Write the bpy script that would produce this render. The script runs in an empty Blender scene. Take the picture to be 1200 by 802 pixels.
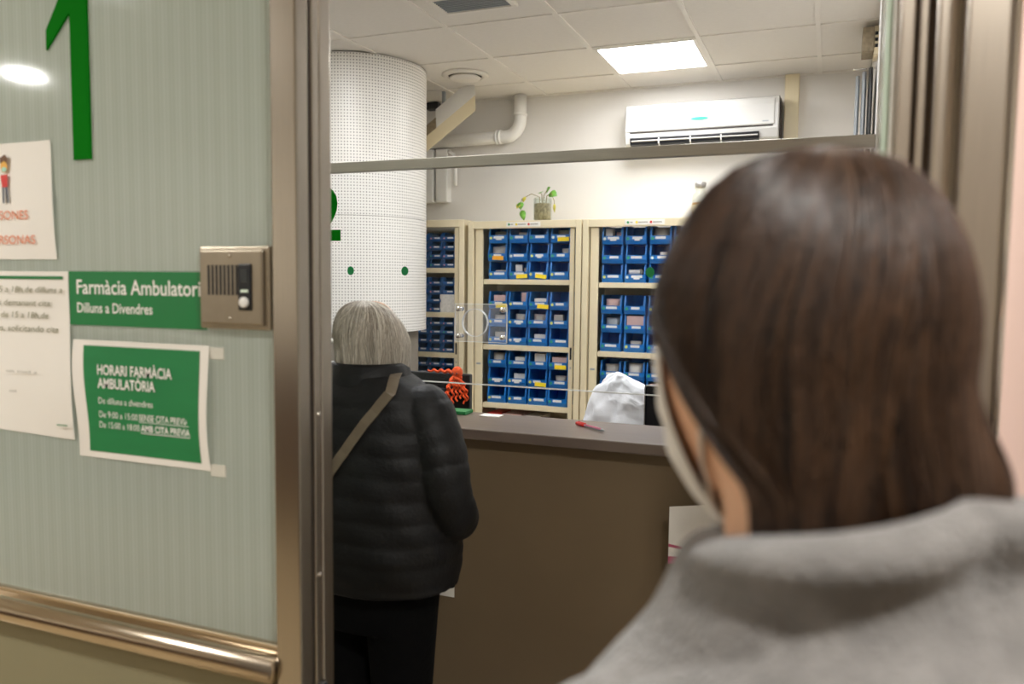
import bpy, math, random
import numpy as np
from mathutils import Matrix, Vector
from mathutils.bvhtree import BVHTree
random.seed(7); RNG = np.random.default_rng(11)
SC = bpy.context.scene
COL = SC.collection
R = math.radians

# ------------------------------------------------------------------ camera
CAM_Z = 1.55
def cam_axes(yaw, p, r):
    f = np.array([-math.sin(yaw)*math.cos(p), math.cos(yaw)*math.cos(p), -math.sin(p)])
    rt = np.array([math.cos(yaw), math.sin(yaw), 0.0]); d = np.cross(f, rt)
    return rt*math.cos(r)+d*math.sin(r), -rt*math.sin(r)+d*math.cos(r), f
ax, ad, af = cam_axes(R(21.59), R(4.28), R(-0.6))
cd = bpy.data.cameras.new('camera'); cam = bpy.data.objects.new('camera', cd); COL.objects.link(cam)
cam.matrix_world = Matrix(((ax[0], -ad[0], -af[0], 0), (ax[1], -ad[1], -af[1], 0), (ax[2], -ad[2], -af[2], CAM_Z), (0, 0, 0, 1)))
cd.lens = 28.0; cd.sensor_width = 36.0; cd.sensor_fit = 'HORIZONTAL'; cd.clip_start = 0.02
cd.dof.use_dof = True; cd.dof.focus_distance = 3.0; cd.dof.aperture_fstop = 3.3
SC.camera = cam
# ------------------------------------------------------------------ world, exposure
w = bpy.data.worlds.new('world'); SC.world = w; w.use_nodes = True
w.node_tree.nodes['Background'].inputs[0].default_value = (0.9, 0.85, 0.78, 1)
w.node_tree.nodes['Background'].inputs[1].default_value = 0.02
SC.view_settings.view_transform = 'Standard'; SC.view_settings.look = 'None'
SC.view_settings.gamma = 1.0; SC.view_settings.use_curve_mapping = False
SC.view_settings.exposure = 0.42
SC.cycles.use_denoising = True
SC.cycles.max_bounces = 10; SC.cycles.diffuse_bounces = 5; SC.cycles.transparent_max_bounces = 16
LED_ROOM = 17.2      # strength of the ceiling panels in the pharmacy
LED_HALL = 450.0      # strength of the round downlights in the corridor

# ------------------------------------------------------------------ helpers
def lin(h):
    h = h.lstrip('#'); o = []
    for i in (0, 2, 4):
        v = int(h[i:i+2], 16)/255; o.append(v/12.92 if v <= .04045 else ((v+.055)/1.055)**2.4)
    return tuple(o)+(1.0,)

def mat(name, col, rough=.5, metal=0.0, var=0.0, vscale=8.0, bump=0.0, bscale=60.0, stretch=(1, 1, 1), spec=.5, sheen=0.0, coat=0.0, col2=None):
    m = bpy.data.materials.new(name); m.use_nodes = True
    nt = m.node_tree; b = nt.nodes['Principled BSDF']
    c = lin(col) if isinstance(col, str) else col
    b.inputs['Base Color'].default_value = c; b.inputs['Roughness'].default_value = rough; b.inputs['Metallic'].default_value = metal
    b.inputs['Specular IOR Level'].default_value = spec; b.inputs['Sheen Weight'].default_value = sheen; b.inputs['Coat Weight'].default_value = coat
    if var or bump:
        tc = nt.nodes.new('ShaderNodeTexCoord'); mp = nt.nodes.new('ShaderNodeMapping'); mp.inputs['Scale'].default_value = stretch
        nt.links.new(tc.outputs['Object'], mp.inputs[0])
    if var:
        n = nt.nodes.new('ShaderNodeTexNoise'); n.inputs['Scale'].default_value = vscale; n.inputs['Detail'].default_value = 5
        nt.links.new(mp.outputs[0], n.inputs[0])
        r = nt.nodes.new('ShaderNodeValToRGB'); r.color_ramp.elements[0].position = .3; r.color_ramp.elements[1].position = .7
        c2 = lin(col2) if col2 else tuple(min(1, x*(1+var)) for x in c[:3])+(1,)
        r.color_ramp.elements[0].color = tuple(x*(1-var) for x in c[:3])+(1,) if not col2 else c
        r.color_ramp.elements[1].color = c2
        nt.links.new(n.outputs[0], r.inputs[0]); nt.links.new(r.outputs[0], b.inputs['Base Color'])
    if bump:
        n2 = nt.nodes.new('ShaderNodeTexNoise'); n2.inputs['Scale'].default_value = bscale; n2.inputs['Detail'].default_value = 3
        nt.links.new(mp.outputs[0], n2.inputs[0])
        bp = nt.nodes.new('ShaderNodeBump'); bp.inputs['Strength'].default_value = bump; bp.inputs['Distance'].default_value = .01
        nt.links.new(n2.outputs[0], bp.inputs['Height']); nt.links.new(bp.outputs[0], b.inputs['Normal'])
    return m

def emis(name, col, s):
    m = bpy.data.materials.new(name); m.use_nodes = True; nt = m.node_tree
    b = nt.nodes['Principled BSDF']; b.inputs['Base Color'].default_value = (.8, .8, .8, 1)
    b.inputs['Emission Color'].default_value = lin(col) if isinstance(col, str) else col; b.inputs['Emission Strength'].default_value = s
    return m

def clear_mat(name, tint=(1, 1, 1, 1), refl=1.0, rough=.03, haze=0.0):
    m = bpy.data.materials.new(name); m.use_nodes = True; nt = m.node_tree
    for n in list(nt.nodes): nt.nodes.remove(n)
    o = nt.nodes.new('ShaderNodeOutputMaterial'); t = nt.nodes.new('ShaderNodeBsdfTransparent'); t.inputs[0].default_value = tint
    g = nt.nodes.new('ShaderNodeBsdfGlossy'); g.inputs['Roughness'].default_value = rough
    f = nt.nodes.new('ShaderNodeFresnel'); f.inputs[0].default_value = 1.4
    mu = nt.nodes.new('ShaderNodeMath'); mu.operation = 'MULTIPLY'; mu.inputs[1].default_value = refl; nt.links.new(f.outputs[0], mu.inputs[0])
    mx = nt.nodes.new('ShaderNodeMixShader'); nt.links.new(mu.outputs[0], mx.inputs[0]); nt.links.new(t.outputs[0], mx.inputs[1]); nt.links.new(g.outputs[0], mx.inputs[2])
    if haze:
        d = nt.nodes.new('ShaderNodeBsdfDiffuse'); d.inputs[0].default_value = (.85, .87, .92, 1); tl = nt.nodes.new('ShaderNodeBsdfTranslucent'); tl.inputs[0].default_value = (.85, .87, .92, 1)
        h0 = nt.nodes.new('ShaderNodeAddShader'); nt.links.new(d.outputs[0], h0.inputs[0]); nt.links.new(tl.outputs[0], h0.inputs[1])
        h = nt.nodes.new('ShaderNodeMixShader'); h.inputs[0].default_value = haze; nt.links.new(mx.outputs[0], h.inputs[1]); nt.links.new(h0.outputs[0], h.inputs[2]); mx = h
    nt.links.new(mx.outputs[0], o.inputs[0]); return m

def local_inverse(o):
    m = Matrix.Identity(4)
    while o is not None:
        m = o.matrix_basis @ m; o = o.parent
    return m.inverted()

class MB:
    """collects shapes (in world coordinates unless said otherwise) and links them as one mesh object"""
    def __init__(s): s.v = []; s.f = []
    def add(s, v, f):
        n = len(s.v); s.v.extend([tuple(p) for p in v]); s.f.extend([tuple(i+n for i in q) for q in f]); return s
    def box(s, x0, x1, y0, y1, z0, z1):
        v = [(x, y, z) for z in (z0, z1) for y in (y0, y1) for x in (x0, x1)]
        return s.add(v, [(0, 2, 3, 1), (4, 5, 7, 6), (0, 1, 5, 4), (2, 6, 7, 3), (0, 4, 6, 2), (1, 3, 7, 5)])
    def loft(s, rings, cap=True, closed=True):
        n = len(rings[0]); v = [p for r in rings for p in r]; f = []
        for i in range(len(rings)-1):
            for j in range(n if closed else n-1):
                k = (j+1) % n; f.append((i*n+j, i*n+k, (i+1)*n+k, (i+1)*n+j))
        if cap: f.append(tuple(range(n-1, -1, -1))); f.append(tuple((len(rings)-1)*n+j for j in range(n)))
        return s.add(v, f)
    def tube(s, pts, rad, seg=10, cap=True, up=(0, 0, 1), flat=1.0):
        pts = [Vector(p) for p in pts]; rings = []
        if not hasattr(rad, '__len__'): rad = [rad]*len(pts)
        for i, p in enumerate(pts):
            t = (pts[min(i+1, len(pts)-1)]-pts[max(i-1, 0)]).normalized(); u = Vector(up)
            if abs(t.dot(u)) > .95: u = Vector((0, 1, 0)) if abs(t.y) < .9 else Vector((1, 0, 0))
            a = t.cross(u).normalized(); b = a.cross(t).normalized()
            rings.append([p+float(rad[i])*(math.cos(q)*a+math.sin(q)*b*flat) for q in [2*math.pi*k/seg for k in range(seg)]])
        return s.loft(rings, cap)
    def lathe(s, prof, c, seg=24):
        return s.loft([[(c[0]+r*math.cos(2*math.pi*k/seg), c[1]+r*math.sin(2*math.pi*k/seg), c[2]+z) for k in range(seg)] for r, z in prof])
    def ball(s, c, r, nu=14, nv=10):
        rx, ry, rz = r if hasattr(r, '__len__') else (r, r, r); rings = []
        for i in range(1, nv):
            t = math.pi*i/nv
            rings.append([(c[0]+rx*math.sin(t)*math.cos(2*math.pi*k/nu), c[1]+ry*math.sin(t)*math.sin(2*math.pi*k/nu), c[2]-rz*math.cos(t)) for k in range(nu)])
        return s.loft(rings)
    def prism(s, poly, y0, y1):          # outline in x,z ; thickness along y
        n = len(poly); v = [(x, y0, z) for x, z in poly]+[(x, y1, z) for x, z in poly]
        f = [tuple(range(n)), tuple(range(2*n-1, n-1, -1))]+[(i, i+n, (i+1) % n+n, (i+1) % n) for i in range(n)]
        return s.add(v, f)
    def mesh(s, name):
        m = bpy.data.meshes.new(name); m.from_pydata(s.v, [], s.f); m.update(); return m
    def build(s, name, material, parent=None, smooth=False, bevel=0, world=True, bseg=2):
        if parent is not None and world:
            im = local_inverse(parent); s.v = [tuple(im @ Vector(p)) for p in s.v]
        o = bpy.data.objects.new(name, s.mesh(name)); COL.objects.link(o); o.parent = parent
        o.data.materials.append(material)
        fix_normals(o.data)
        if smooth: smooth_mesh(o.data)
        if bevel:
            b = o.modifiers.new('bevel', 'BEVEL'); b.width = bevel; b.segments = bseg; b.limit_method = 'ANGLE'; b.angle_limit = R(35)
        return o

def fix_normals(me):
    import bmesh
    bm = bmesh.new(); bm.from_mesh(me); bmesh.ops.recalc_face_normals(bm, faces=bm.faces); bm.to_mesh(me); bm.free()
def smooth_mesh(me):
    me.polygons.foreach_set('use_smooth', [True]*len(me.polygons)); me.update()
def tag(o, label=None, cat=None, group=None, kind=None):
    if label: o['label'] = label
    if cat: o['category'] = cat
    if group: o['group'] = group
    if kind: o['kind'] = kind
    return o
def thing(name, label, cat, loc=(0, 0, 0), rz=0, group=None, kind=None):
    o = bpy.data.objects.new(name, None); COL.objects.link(o); o.location = loc; o.rotation_euler = (0, 0, rz)
    o.empty_display_size = .05
    return tag(o, label, cat, group, kind)
def at_base(o, base):                    # move a mesh thing's origin to its base
    d = Vector(base); o.data.transform(Matrix.Translation(-d)); o.location = d; return o
def copy_tree(o, parent=None):
    c = o.copy(); COL.objects.link(c); c.parent = parent
    for ch in [x for x in COL.objects if x.parent == o]: copy_tree(ch, c)
    return c
def shared(name, me, material, parent, loc=(0, 0, 0), rot=(0, 0, 0), scale=(1, 1, 1)):
    o = bpy.data.objects.new(name, me); COL.objects.link(o); o.parent = parent; o.location = loc; o.rotation_euler = rot; o.scale = scale
    if material is not None:
        if not me.materials: me.materials.append(material)
        elif me.materials[0] != material:
            o.material_slots[0].link = 'OBJECT'; o.material_slots[0].material = material
    return o
def fuse(name, mb, material, parent, voxel=.006, smooth=4, factor=.5, world=True):
    """closed shapes melted into one continuous skin"""
    o = mb.build(name, material, parent, world=world)
    r = o.modifiers.new('remesh', 'REMESH'); r.mode = 'VOXEL'; r.voxel_size = voxel; r.use_smooth_shade = True
    if smooth:
        s = o.modifiers.new('smooth', 'SMOOTH'); s.factor = factor; s.iterations = smooth
    dg = bpy.context.evaluated_depsgraph_get(); dg.update()
    me = bpy.data.meshes.new_from_object(o.evaluated_get(dg)); o.modifiers.clear(); old = o.data; o.data = me; bpy.data.meshes.remove(old)
    me.name = name; smooth_mesh(me)
    if not me.materials: me.materials.append(material)
    return o
def lettering(name, body, material, parent, x0, z0, width, y, stretch=1.0, weight=0.0, align='L', height=None, shear=0.0):
    cu = bpy.data.curves.new('t', 'FONT'); cu.body = body; cu.offset = weight; cu.shear = shear; cu.resolution_u = 4
    o = bpy.data.objects.new('t', cu); COL.objects.link(o)
    dg = bpy.context.evaluated_depsgraph_get(); me = bpy.data.meshes.new_from_object(o.evaluated_get(dg))
    bpy.data.objects.remove(o); bpy.data.curves.remove(cu)
    v = np.zeros(len(me.vertices)*3); me.vertices.foreach_get('co', v); v = v.reshape(-1, 3)
    lo = v[:, 0].min(); sx = width/(v[:, 0].max()-lo); sz = sx*stretch if height is None else height/.72
    q = np.stack([(v[:, 0]-lo)*sx+(x0 if align == 'L' else x0-width), np.full(len(v), y), v[:, 1]*sz+z0], 1)
    if parent is not None:
        im = np.array(local_inverse(parent)); q = q@im[:3, :3].T+im[:3, 3]
    me.vertices.foreach_set('co', q.ravel()); me.update(); me.name = name; me.materials.clear(); me.materials.append(material)
    t = bpy.data.objects.new(name, me); COL.objects.link(t); t.parent = parent
    return t
def smoothstep(a, b, x):
    t = np.clip((x-a)/(b-a), 0, 1); return t*t*(3-2*t)

# ------------------------------------------------------------------ materials
M = {}
M['wall'] = mat('wall paint', '#e4e0da', .75, var=.03, vscale=2.0, bump=.05, bscale=180)
M['tile'] = mat('ceiling tile', '#e9e4dc', .85, var=.03, vscale=30, bump=.25, bscale=150, stretch=(1, 6, 1))
M['grid'] = mat('ceiling grid paint', '#eae5dc', .5)
M['floor'] = mat('pharmacy floor', '#a1968a', .4, var=.12, vscale=14)
M['hallfloor'] = mat('corridor floor', '#bba888', .35, var=.08, vscale=10)
M['hallwall'] = mat('corridor wall', '#d9d3c8', .7, var=.03, vscale=3)
M['dado'] = mat('corridor dado wood', '#4a3324', .45, var=.2, vscale=6, stretch=(1, 1, .15))
M['pinkwall'] = mat('pink plaster', '#d9bcb0', .75, var=.04, vscale=4)
M['steel'] = mat('brushed steel', (.47, .425, .37, 1), .24, 1.0, var=.06, vscale=30, stretch=(30, 30, .4))
M['railsteel'] = mat('satin steel', (.66, .57, .45, 1), .2, 1.0)
M['alu'] = mat('aluminium', (.5, .47, .42, 1), .38, 1.0, var=.05, vscale=20, stretch=(.4, 20, 20))
M['darkgap'] = mat('dark gap shade', '#2a2118', .6)  # near-black put in for the shade inside grooves, gaps and vent throats
M['groove_shade'] = mat('brown groove shade', '#54463a', .5)  # brown put in for the shade in the jamb's grooves
M['jamb'] = mat('tan steel', (.50, .435, .365, 1), .3, .9, var=.06, vscale=30, stretch=(30, 30, .4))
M['glassedge'] = mat('green glass edge', '#a9b5a4', .15, spec=.6)
M['lowpanel'] = mat('olive laminate', '#8b8569', .45, var=.04, vscale=3)
M['cab'] = mat('beige cabinet paint', '#e8dab8', .42, var=.03, vscale=4)
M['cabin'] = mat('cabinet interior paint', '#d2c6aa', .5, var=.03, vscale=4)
M['binblue'] = mat('blue plastic', '#0b73c6', .36, var=.08, vscale=12)
M['bindark'] = mat('navy plastic', '#17599c', .38, var=.08, vscale=12)
M['label'] = mat('printed label', '#d9dcdf', .6, var=.25, vscale=120, col2='#f4f4f2')
M['yellow'] = mat('yellow tag', '#f2d51c', .6, var=.05, vscale=60)
M['orange'] = mat('orange tag', '#eea51c', .6, var=.05, vscale=60)
M['stgreen'] = mat('green dot', '#3aa57c', .6)
M['styellow'] = mat('yellow dot', '#dfe06a', .6)
M['stwhite'] = mat('white dot', '#dfe9df', .6)
M['stpink'] = mat('pink dot', '#d98f98', .6)
M['white'] = mat('white plastic', '#f0eee9', .35, var=.015, vscale=5)
M['acwhite'] = mat('glossy white plastic', '#cfcdc9', .25)
M['dark'] = mat('black plastic', '#15161a', .4, var=.1, vscale=20)
M['pale'] = mat('grey plastic', '#9aa0a5', .45)
M['counter'] = mat('taupe laminate top', '#6f6259', .33, var=.10, vscale=5, stretch=(1, 14, 1))
M['counterfront'] = mat('taupe laminate front', '#7a6850', .5, var=.06, vscale=3)
M['paper'] = mat('paper', '#f1ece4', .7, var=.02, vscale=6)
M['signgreen'] = mat('green sign film', '#12793d', .45, var=.03, vscale=10)
M['papergreen'] = mat('green print', '#157d42', .6, var=.05, vscale=8, stretch=(1, 1, 6))
M['numgreen'] = mat('green vinyl', '#02720a', .85, spec=.08)
M['dotgreen'] = mat('green sticker', '#0d8a4a', .5)
M['txtwhite'] = mat('white print', '#f4f2ec', .6)
M['txtorange'] = mat('orange print', '#e07a45', .6)
M['txtolive'] = mat('olive print', '#75724a', .6)
M['txtgrey'] = mat('grey print', '#9b978c', .6)
M['intercom'] = mat('bronze steel', (.36, .31, .24, 1), .36, .9, var=.05, vscale=40)
M['chrome'] = mat('chrome', (.85, .83, .8, 1), .12, 1.0)
M['teal'] = mat('teal badge', '#2f9c88', .3)
M['grime'] = mat('beige housing', '#9b8d75', .6, var=.2, vscale=60)
M['cloth'] = mat('white cotton', '#e9ebf0', .85, var=.04, vscale=8, bump=.2, bscale=30)
M['octo'] = mat('orange yarn', '#f4591c', .8, bump=.8, bscale=260)
M['red'] = mat('red plastic', '#d4322c', .35)
M['leaf'] = mat('leaf', '#6aa336', .5, var=.25, vscale=40)
M['leafy'] = mat('yellowed leaf', '#c9bd45', .5, var=.2, vscale=40)
M['stem'] = mat('vine stem', '#8a7a48', .6)
M['roots'] = mat('roots and water', '#6d6148', .5, var=.5, vscale=60, col2='#b7a684')
M['glass'] = clear_mat('clear glass', (.95, .97, .95, 1), .3)
M['acrylic'] = clear_mat('clear acrylic', (.975, .98, .985, 1), .55, .02)
M['plate'] = clear_mat('acrylic plate', (.96, .965, .98, 1), .5, .02, .05)
M['edge'] = mat('lit acrylic edge', '#f4f5f3', .2, spec=.8)  # white stands in for the light that clear edges catch
M['skin'] = mat('skin', '#e6b593', .5, var=.05, vscale=30)
M['skin_old'] = mat('older skin', '#cfa287', .55, var=.06, vscale=40)
M['eye'] = mat('eye white', '#ece8e2', .2)
M['iris'] = mat('brown iris', '#3a2416', .2)
M['puffer'] = mat('black nylon', '#050507', .58, bump=.12, bscale=120, spec=.4)
M['trousers'] = mat('black trousers', '#060607', .9, bump=.2, bscale=90, spec=.15)
M['strap'] = mat('taupe leather strap', '#6f6250', .55, var=.1, vscale=30)
M['shoe'] = mat('black leather', '#121113', .4)
M['coat'] = mat('grey wool', '#75716e', .95, var=.2, vscale=34, bump=.5, bscale=220, sheen=.25)
M['mask'] = mat('white mask fabric', '#e4dfd8', .85, bump=.1, bscale=200)
M['bottle'] = mat('amber contents', '#b98b4e', .4, var=.1, vscale=40)
M['silver'] = mat('silver foil', '#b9b6b2', .3, .6, var=.2, vscale=40)
M['pinkprint'] = mat('pink print', '#c05a78', .6)
M['pouch'] = mat('milky pouch', '#b8b2ac', .35, var=.3, vscale=45, bump=.6, bscale=70)
M['packw'] = mat('white carton', '#e6e2dc', .6, var=.12, vscale=70)
M['packm'] = mat('printed carton', '#e3d5cf', .6, var=.2, vscale=80, col2='#c98a86')
M['packg'] = mat('grey carton', '#b5afa8', .6, var=.15, vscale=70)
M['ledroom'] = emis('LED panel', (.98, .99, 1, 1), LED_ROOM)
M['ledhall'] = emis('downlight lens', (1, .99, .95, 1), LED_HALL)

def frosted():
    m = bpy.data.materials.new('striped frosted glass'); m.use_nodes = True; nt = m.node_tree
    for n in list(nt.nodes): nt.nodes.remove(n)
    N = nt.nodes.new; L = nt.links.new
    o = N('ShaderNodeOutputMaterial'); tc = N('ShaderNodeTexCoord'); sp = N('ShaderNodeSeparateXYZ'); L(tc.outputs['Object'], sp.inputs[0])
    def stripe(freq, ph):
        a = N('ShaderNodeMath'); a.operation = 'MULTIPLY_ADD'; a.inputs[1].default_value = freq; a.inputs[2].default_value = ph; L(sp.outputs[0], a.inputs[0])
        b = N('ShaderNodeMath'); b.operation = 'SINE'; L(a.outputs[0], b.inputs[0]); return b
    s1 = stripe(2*math.pi/.0085, 0); s2 = stripe(2*math.pi/.031, 1.0)
    ad_ = N('ShaderNodeMath'); ad_.operation = 'MULTIPLY_ADD'; ad_.inputs[1].default_value = .7; L(s2.outputs[0], ad_.inputs[0]); L(s1.outputs[0], ad_.inputs[2])
    r = N('ShaderNodeValToRGB'); r.color_ramp.elements[0].position = .2; r.color_ramp.elements[1].position = .95
    r.color_ramp.elements[0].color = lin('#dbe1d5'); r.color_ramp.elements[1].color = lin('#e6ebe2')
    mm = N('ShaderNodeMath'); mm.operation = 'MULTIPLY_ADD'; mm.inputs[1].default_value = .3; mm.inputs[2].default_value = .5; L(ad_.outputs[0], mm.inputs[0]); L(mm.outputs[0], r.inputs[0])
    d = N('ShaderNodeBsdfDiffuse'); t = N('ShaderNodeBsdfTranslucent'); g = N('ShaderNodeBsdfGlossy'); g.inputs['Roughness'].default_value = .06
    L(r.outputs[0], d.inputs[0]); L(r.outputs[0], t.inputs[0])
    m1 = N('ShaderNodeMixShader'); m1.inputs[0].default_value = .68; L(d.outputs[0], m1.inputs[1]); L(t.outputs[0], m1.inputs[2])
    f = N('ShaderNodeFresnel'); f.inputs[0].default_value = 1.5
    m2 = N('ShaderNodeMixShader'); L(f.outputs[0], m2.inputs[0]); L(m1.outputs[0], m2.inputs[1]); L(g.outputs[0], m2.inputs[2]); L(m2.outputs[0], o.inputs[0])
    return m
M['frost'] = frosted()

def perforated():
    m = mat('perforated white sheet', '#f2efe9', .38); nt = m.node_tree; N = nt.nodes.new; L = nt.links.new; b = nt.nodes['Principled BSDF']
    uv = N('ShaderNodeUVMap'); uv.uv_map = 'UVMap'
    fr = N('ShaderNodeVectorMath'); fr.operation = 'FRACTION'; L(uv.outputs[0], fr.inputs[0])
    ds = N('ShaderNodeVectorMath'); ds.operation = 'DISTANCE'; ds.inputs[1].default_value = (.5, .5, 0); L(fr.outputs[0], ds.inputs[0])
    r = N('ShaderNodeValToRGB'); r.color_ramp.elements[0].position = .13; r.color_ramp.elements[1].position = .22
    r.color_ramp.elements[0].color = lin('#332d25'); r.color_ramp.elements[1].color = lin('#f2efe9')
    L(ds.outputs['Value'], r.inputs[0]); L(r.outputs[0], b.inputs['Base Color'])
    return m
M['perf'] = perforated()

def hairmat(name, c1, c2, c3, rough=.35):
    m = bpy.data.materials.new(name); m.use_nodes = True; nt = m.node_tree; b = nt.nodes['Principled BSDF']
    g = nt.nodes.new('ShaderNodeNewGeometry'); r = nt.nodes.new('ShaderNodeValToRGB')
    r.color_ramp.elements[0].color = lin(c1); r.color_ramp.elements[1].color = lin(c3); e = r.color_ramp.elements.new(.55); e.color = lin(c2)
    nt.links.new(g.outputs['Random Per Island'], r.inputs[0]); nt.links.new(r.outputs[0], b.inputs['Base Color'])
    b.inputs['Roughness'].default_value = rough; b.inputs['Specular IOR Level'].default_value = .6
    return m
M['hairbrown'] = hairmat('brown hair', '#1a100a', '#352216', '#523823', .44)
M['hairgrey'] = hairmat('grey hair', '#958b7d', '#c4bbac', '#e6dfd2', .4)
M['capbrown'] = mat('brown hair roots', '#1d110a', .6)
M['capgrey'] = mat('grey hair roots', '#8a8072', .7)

# ------------------------------------------------------------------ the setting
CEIL = 2.86; BACK = 5.38; RW = .19; LW = -3.7; PY = 1.04  # most positions below are image pixels cast through the camera onto depth planes
def struct(name, mb, m, **k):
    return tag(mb.build(name, m, **k), kind='structure')
struct('floor', MB().box(LW, RW, PY+.06, BACK, -.05, 0), M['floor'])
struct('floor_corridor', MB().box(-6, 2.4, -1.95, PY+.06, -.05, 0), M['hallfloor'])
struct('wall_back', MB().box(LW-.1, RW+.1, BACK, BACK+.1, 0, CEIL+.1), M['wall'])
struct('wall_right', MB().box(RW, RW+.1, PY+.12, BACK, 0, CEIL+.1), M['wall'])
struct('wall_left', MB().box(LW-.1, LW, PY+.12, BACK, 0, CEIL+.1), M['wall'])
struct('wall_pier', MB().box(.103, RW, 2.36, 2.46, 0, CEIL), M['wall'])
struct('wall_front', MB().box(-6, 2.4, PY+.02, PY+.12, 2.25, CEIL+.1), M['hallwall'])
struct('wall_front_right', MB().box(.172, 2.4, PY-.06, PY+.12, 0, 2.25), M['pinkwall'])
struct('wall_front_left', MB().box(-6, -3.4, PY+.02, PY+.12, 0, 2.25), M['hallwall'])
hall = struct('wall_corridor', MB().box(-6, 2.4, -2.05, -1.95, 0, 2.7), M['hallwall'])
MB().box(-6, 2.4, -1.95, -1.92, 0, 1.16).build('dado_panel', M['dado'], hall, bevel=.004)
struct('ceiling_corridor', MB().box(-6, 2.4, -2.05, PY+.02, 2.6, 2.7), M['hallwall'])
struct('wall_corridor_end', MB().box(2.4, 2.5, -2.05, PY, 0, 2.7), M['hallwall'])
struct('wall_corridor_far', MB().box(-6.1, -6, -2.05, PY, 0, 2.7), M['hallwall'])

# suspended ceiling: slab, tiles, grid bars
ceil = struct('ceiling', MB().box(LW, RW, PY+.12, BACK, CEIL+.02, CEIL+.1), M['tile'])
XL = [-.098-.597*k for k in range(-1, 7)]; YL = [3.80+.6*k for k in range(-5, 4)]
tile_me = {}
SLOT_LIGHTS = {(-1.292, 4.40), (-2.486, 2.6), (-.695, 3.201), (-1.889, 2.0)}  # all but the one by the air conditioner are unseen, added for brightness
for xa in XL:
    for ya in YL:
        x0, x1, y0, y1 = max(xa-.597, LW), min(xa, RW), max(ya, PY+.12), min(ya+.6, BACK)
        if x1-x0 < .03 or y1-y0 < .03: continue
        if any(abs(xa-.597-a) < .02 and abs(ya-b) < .02 for a, b in SLOT_LIGHTS): continue
        key = (round(x1-x0, 3), round(y1-y0, 3))
        if key not in tile_me:
            hx, hy = key[0]/2-.004, key[1]/2-.004
            tile_me[key] = MB().box(-hx, hx, -hy, hy, 0, .012).mesh('ceiling_tile')
        shared('ceiling_tile', tile_me[key], M['tile'], ceil, ((x0+x1)/2, (y0+y1)/2, CEIL+.004+random.uniform(0, .002)))
for xa in XL:
    if LW < xa < RW: MB().box(xa-.012, xa+.012, PY+.12, BACK, CEIL-.002, CEIL+.006).build('grid_bar', M['grid'], ceil)
for ya in YL:
    if PY+.2 < ya < BACK: MB().box(LW, RW, ya-.009, ya+.009, CEIL-.001, CEIL+.006).build('grid_bar', M['grid'], ceil)
MB().box(LW, RW, BACK-.02, BACK, CEIL-.006, CEIL+.004).build('grid_edge', M['grid'], ceil)

led_labels = ['square white LED panel in the ceiling in front of the air conditioner', 'added unseen LED panel in the ceiling near the right-hand wall', 'added unseen LED panel in the ceiling over the desk', 'added unseen LED panel in the ceiling over the counter']
for (a, b), lb in zip(sorted(SLOT_LIGHTS, key=lambda q: -q[1]), led_labels):
    t = thing('ceiling_light', lb, 'ceiling light', (a+.2985, b+.3, CEIL), group='LED panels of the pharmacy ceiling')
    fr = MB(); X0, X1, Y0, Y1 = a+.012, a+.585, b+.012, b+.588
    for q in ((X0, X1, Y0, Y0+.022), (X0, X1, Y1-.022, Y1), (X0, X0+.022, Y0+.022, Y1-.022), (X1-.022, X1, Y0+.022, Y1-.022)): fr.box(*q, CEIL-.004, CEIL+.012)
    fr.build('frame', M['grid'], t)
    MB().box(X0+.022, X1-.022, Y0+.022, Y1-.022, CEIL+.001, CEIL+.01).build('diffuser', M['ledroom'], t)
for i, (x, dy_) in enumerate(((-3.91, -.9), (-2.4, -.05), (.45, .05))):
    t = thing('downlight', ('round corridor downlight facing the glass partition', 'round corridor downlight above the sheets on the glass', 'round corridor downlight above the person in grey wool')[i], 'ceiling light', (x, dy_, 2.6), group='downlights of the corridor')
    MB().lathe([(.100, 0), (.100, -.006), (.078, -.008), (.078, 0)], (x, dy_, 2.6), 32).build('trim_ring', M['white'], t, smooth=True)
    MB().lathe([(.077, -.001), (.077, -.005), (.04, -.007), (.002, -.0075)], (x, dy_, 2.6), 32).build('lens', M['ledhall'], t, smooth=True)

# glass partition beside the doorway
win = thing('window_1', 'fixed frosted glass partition with a steel rail beside the doorway', 'partition', (-2, PY, 0), kind='structure')
MB().box(-3.4, -.805, PY, PY+.012, .93, 2.25).build('glass_pane', M['frost'], win)
MB().box(-3.4, -.805, PY-.004, PY+.03, 0, .905).build('lower_panel', M['lowpanel'], win)
rail = MB().tube([(-3.4, PY-.016, .918), (-.809, PY-.016, .918)], .024, 24).build('rail', M['railsteel'], win, smooth=True)
MB().box(-3.4, -.807, PY-.010, PY+.014, .937, .956).build('glazing_bead', M['railsteel'], win, bevel=.003)
# steel door posts
tr = thing('trim_1', 'brushed steel door post with a folded profile', 'door post', (-.76, PY, 0), kind='structure')
MB().box(-.806, -.758, PY-.022, PY+.010, 0, 2.25).build('post_face', M['steel'], tr, bevel=.003)
MB().box(-.806, -.760, PY+.010, PY+.018, 0, 2.25).build('groove_shade', M['darkgap'], tr)  # dark strip painted as the shade of the post's groove
MB().box(-.806, -.757, PY+.018, PY+.036, 0, 2.25).build('post_recess', M['steel'], tr, bevel=.002)
MB().box(-.806, -.756, PY+.036, PY+.067, 0, 2.25).build('stop_face', M['steel'], tr, bevel=.003)
for z in (1.335, 1.07, .80): MB().ball((-.7565, PY+.027, z), .0035).build('screw_head', M['chrome'], tr, smooth=True)
MB().box(-.758, -.750, PY+.022, PY+.040, .86, .885).build('latch', M['dark'], tr, bevel=.003)
tr2 = thing('trim_2', 'stepped steel door jamb holding the edge of a glass leaf', 'door jamb', (.1, PY, 0), kind='structure')
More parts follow.
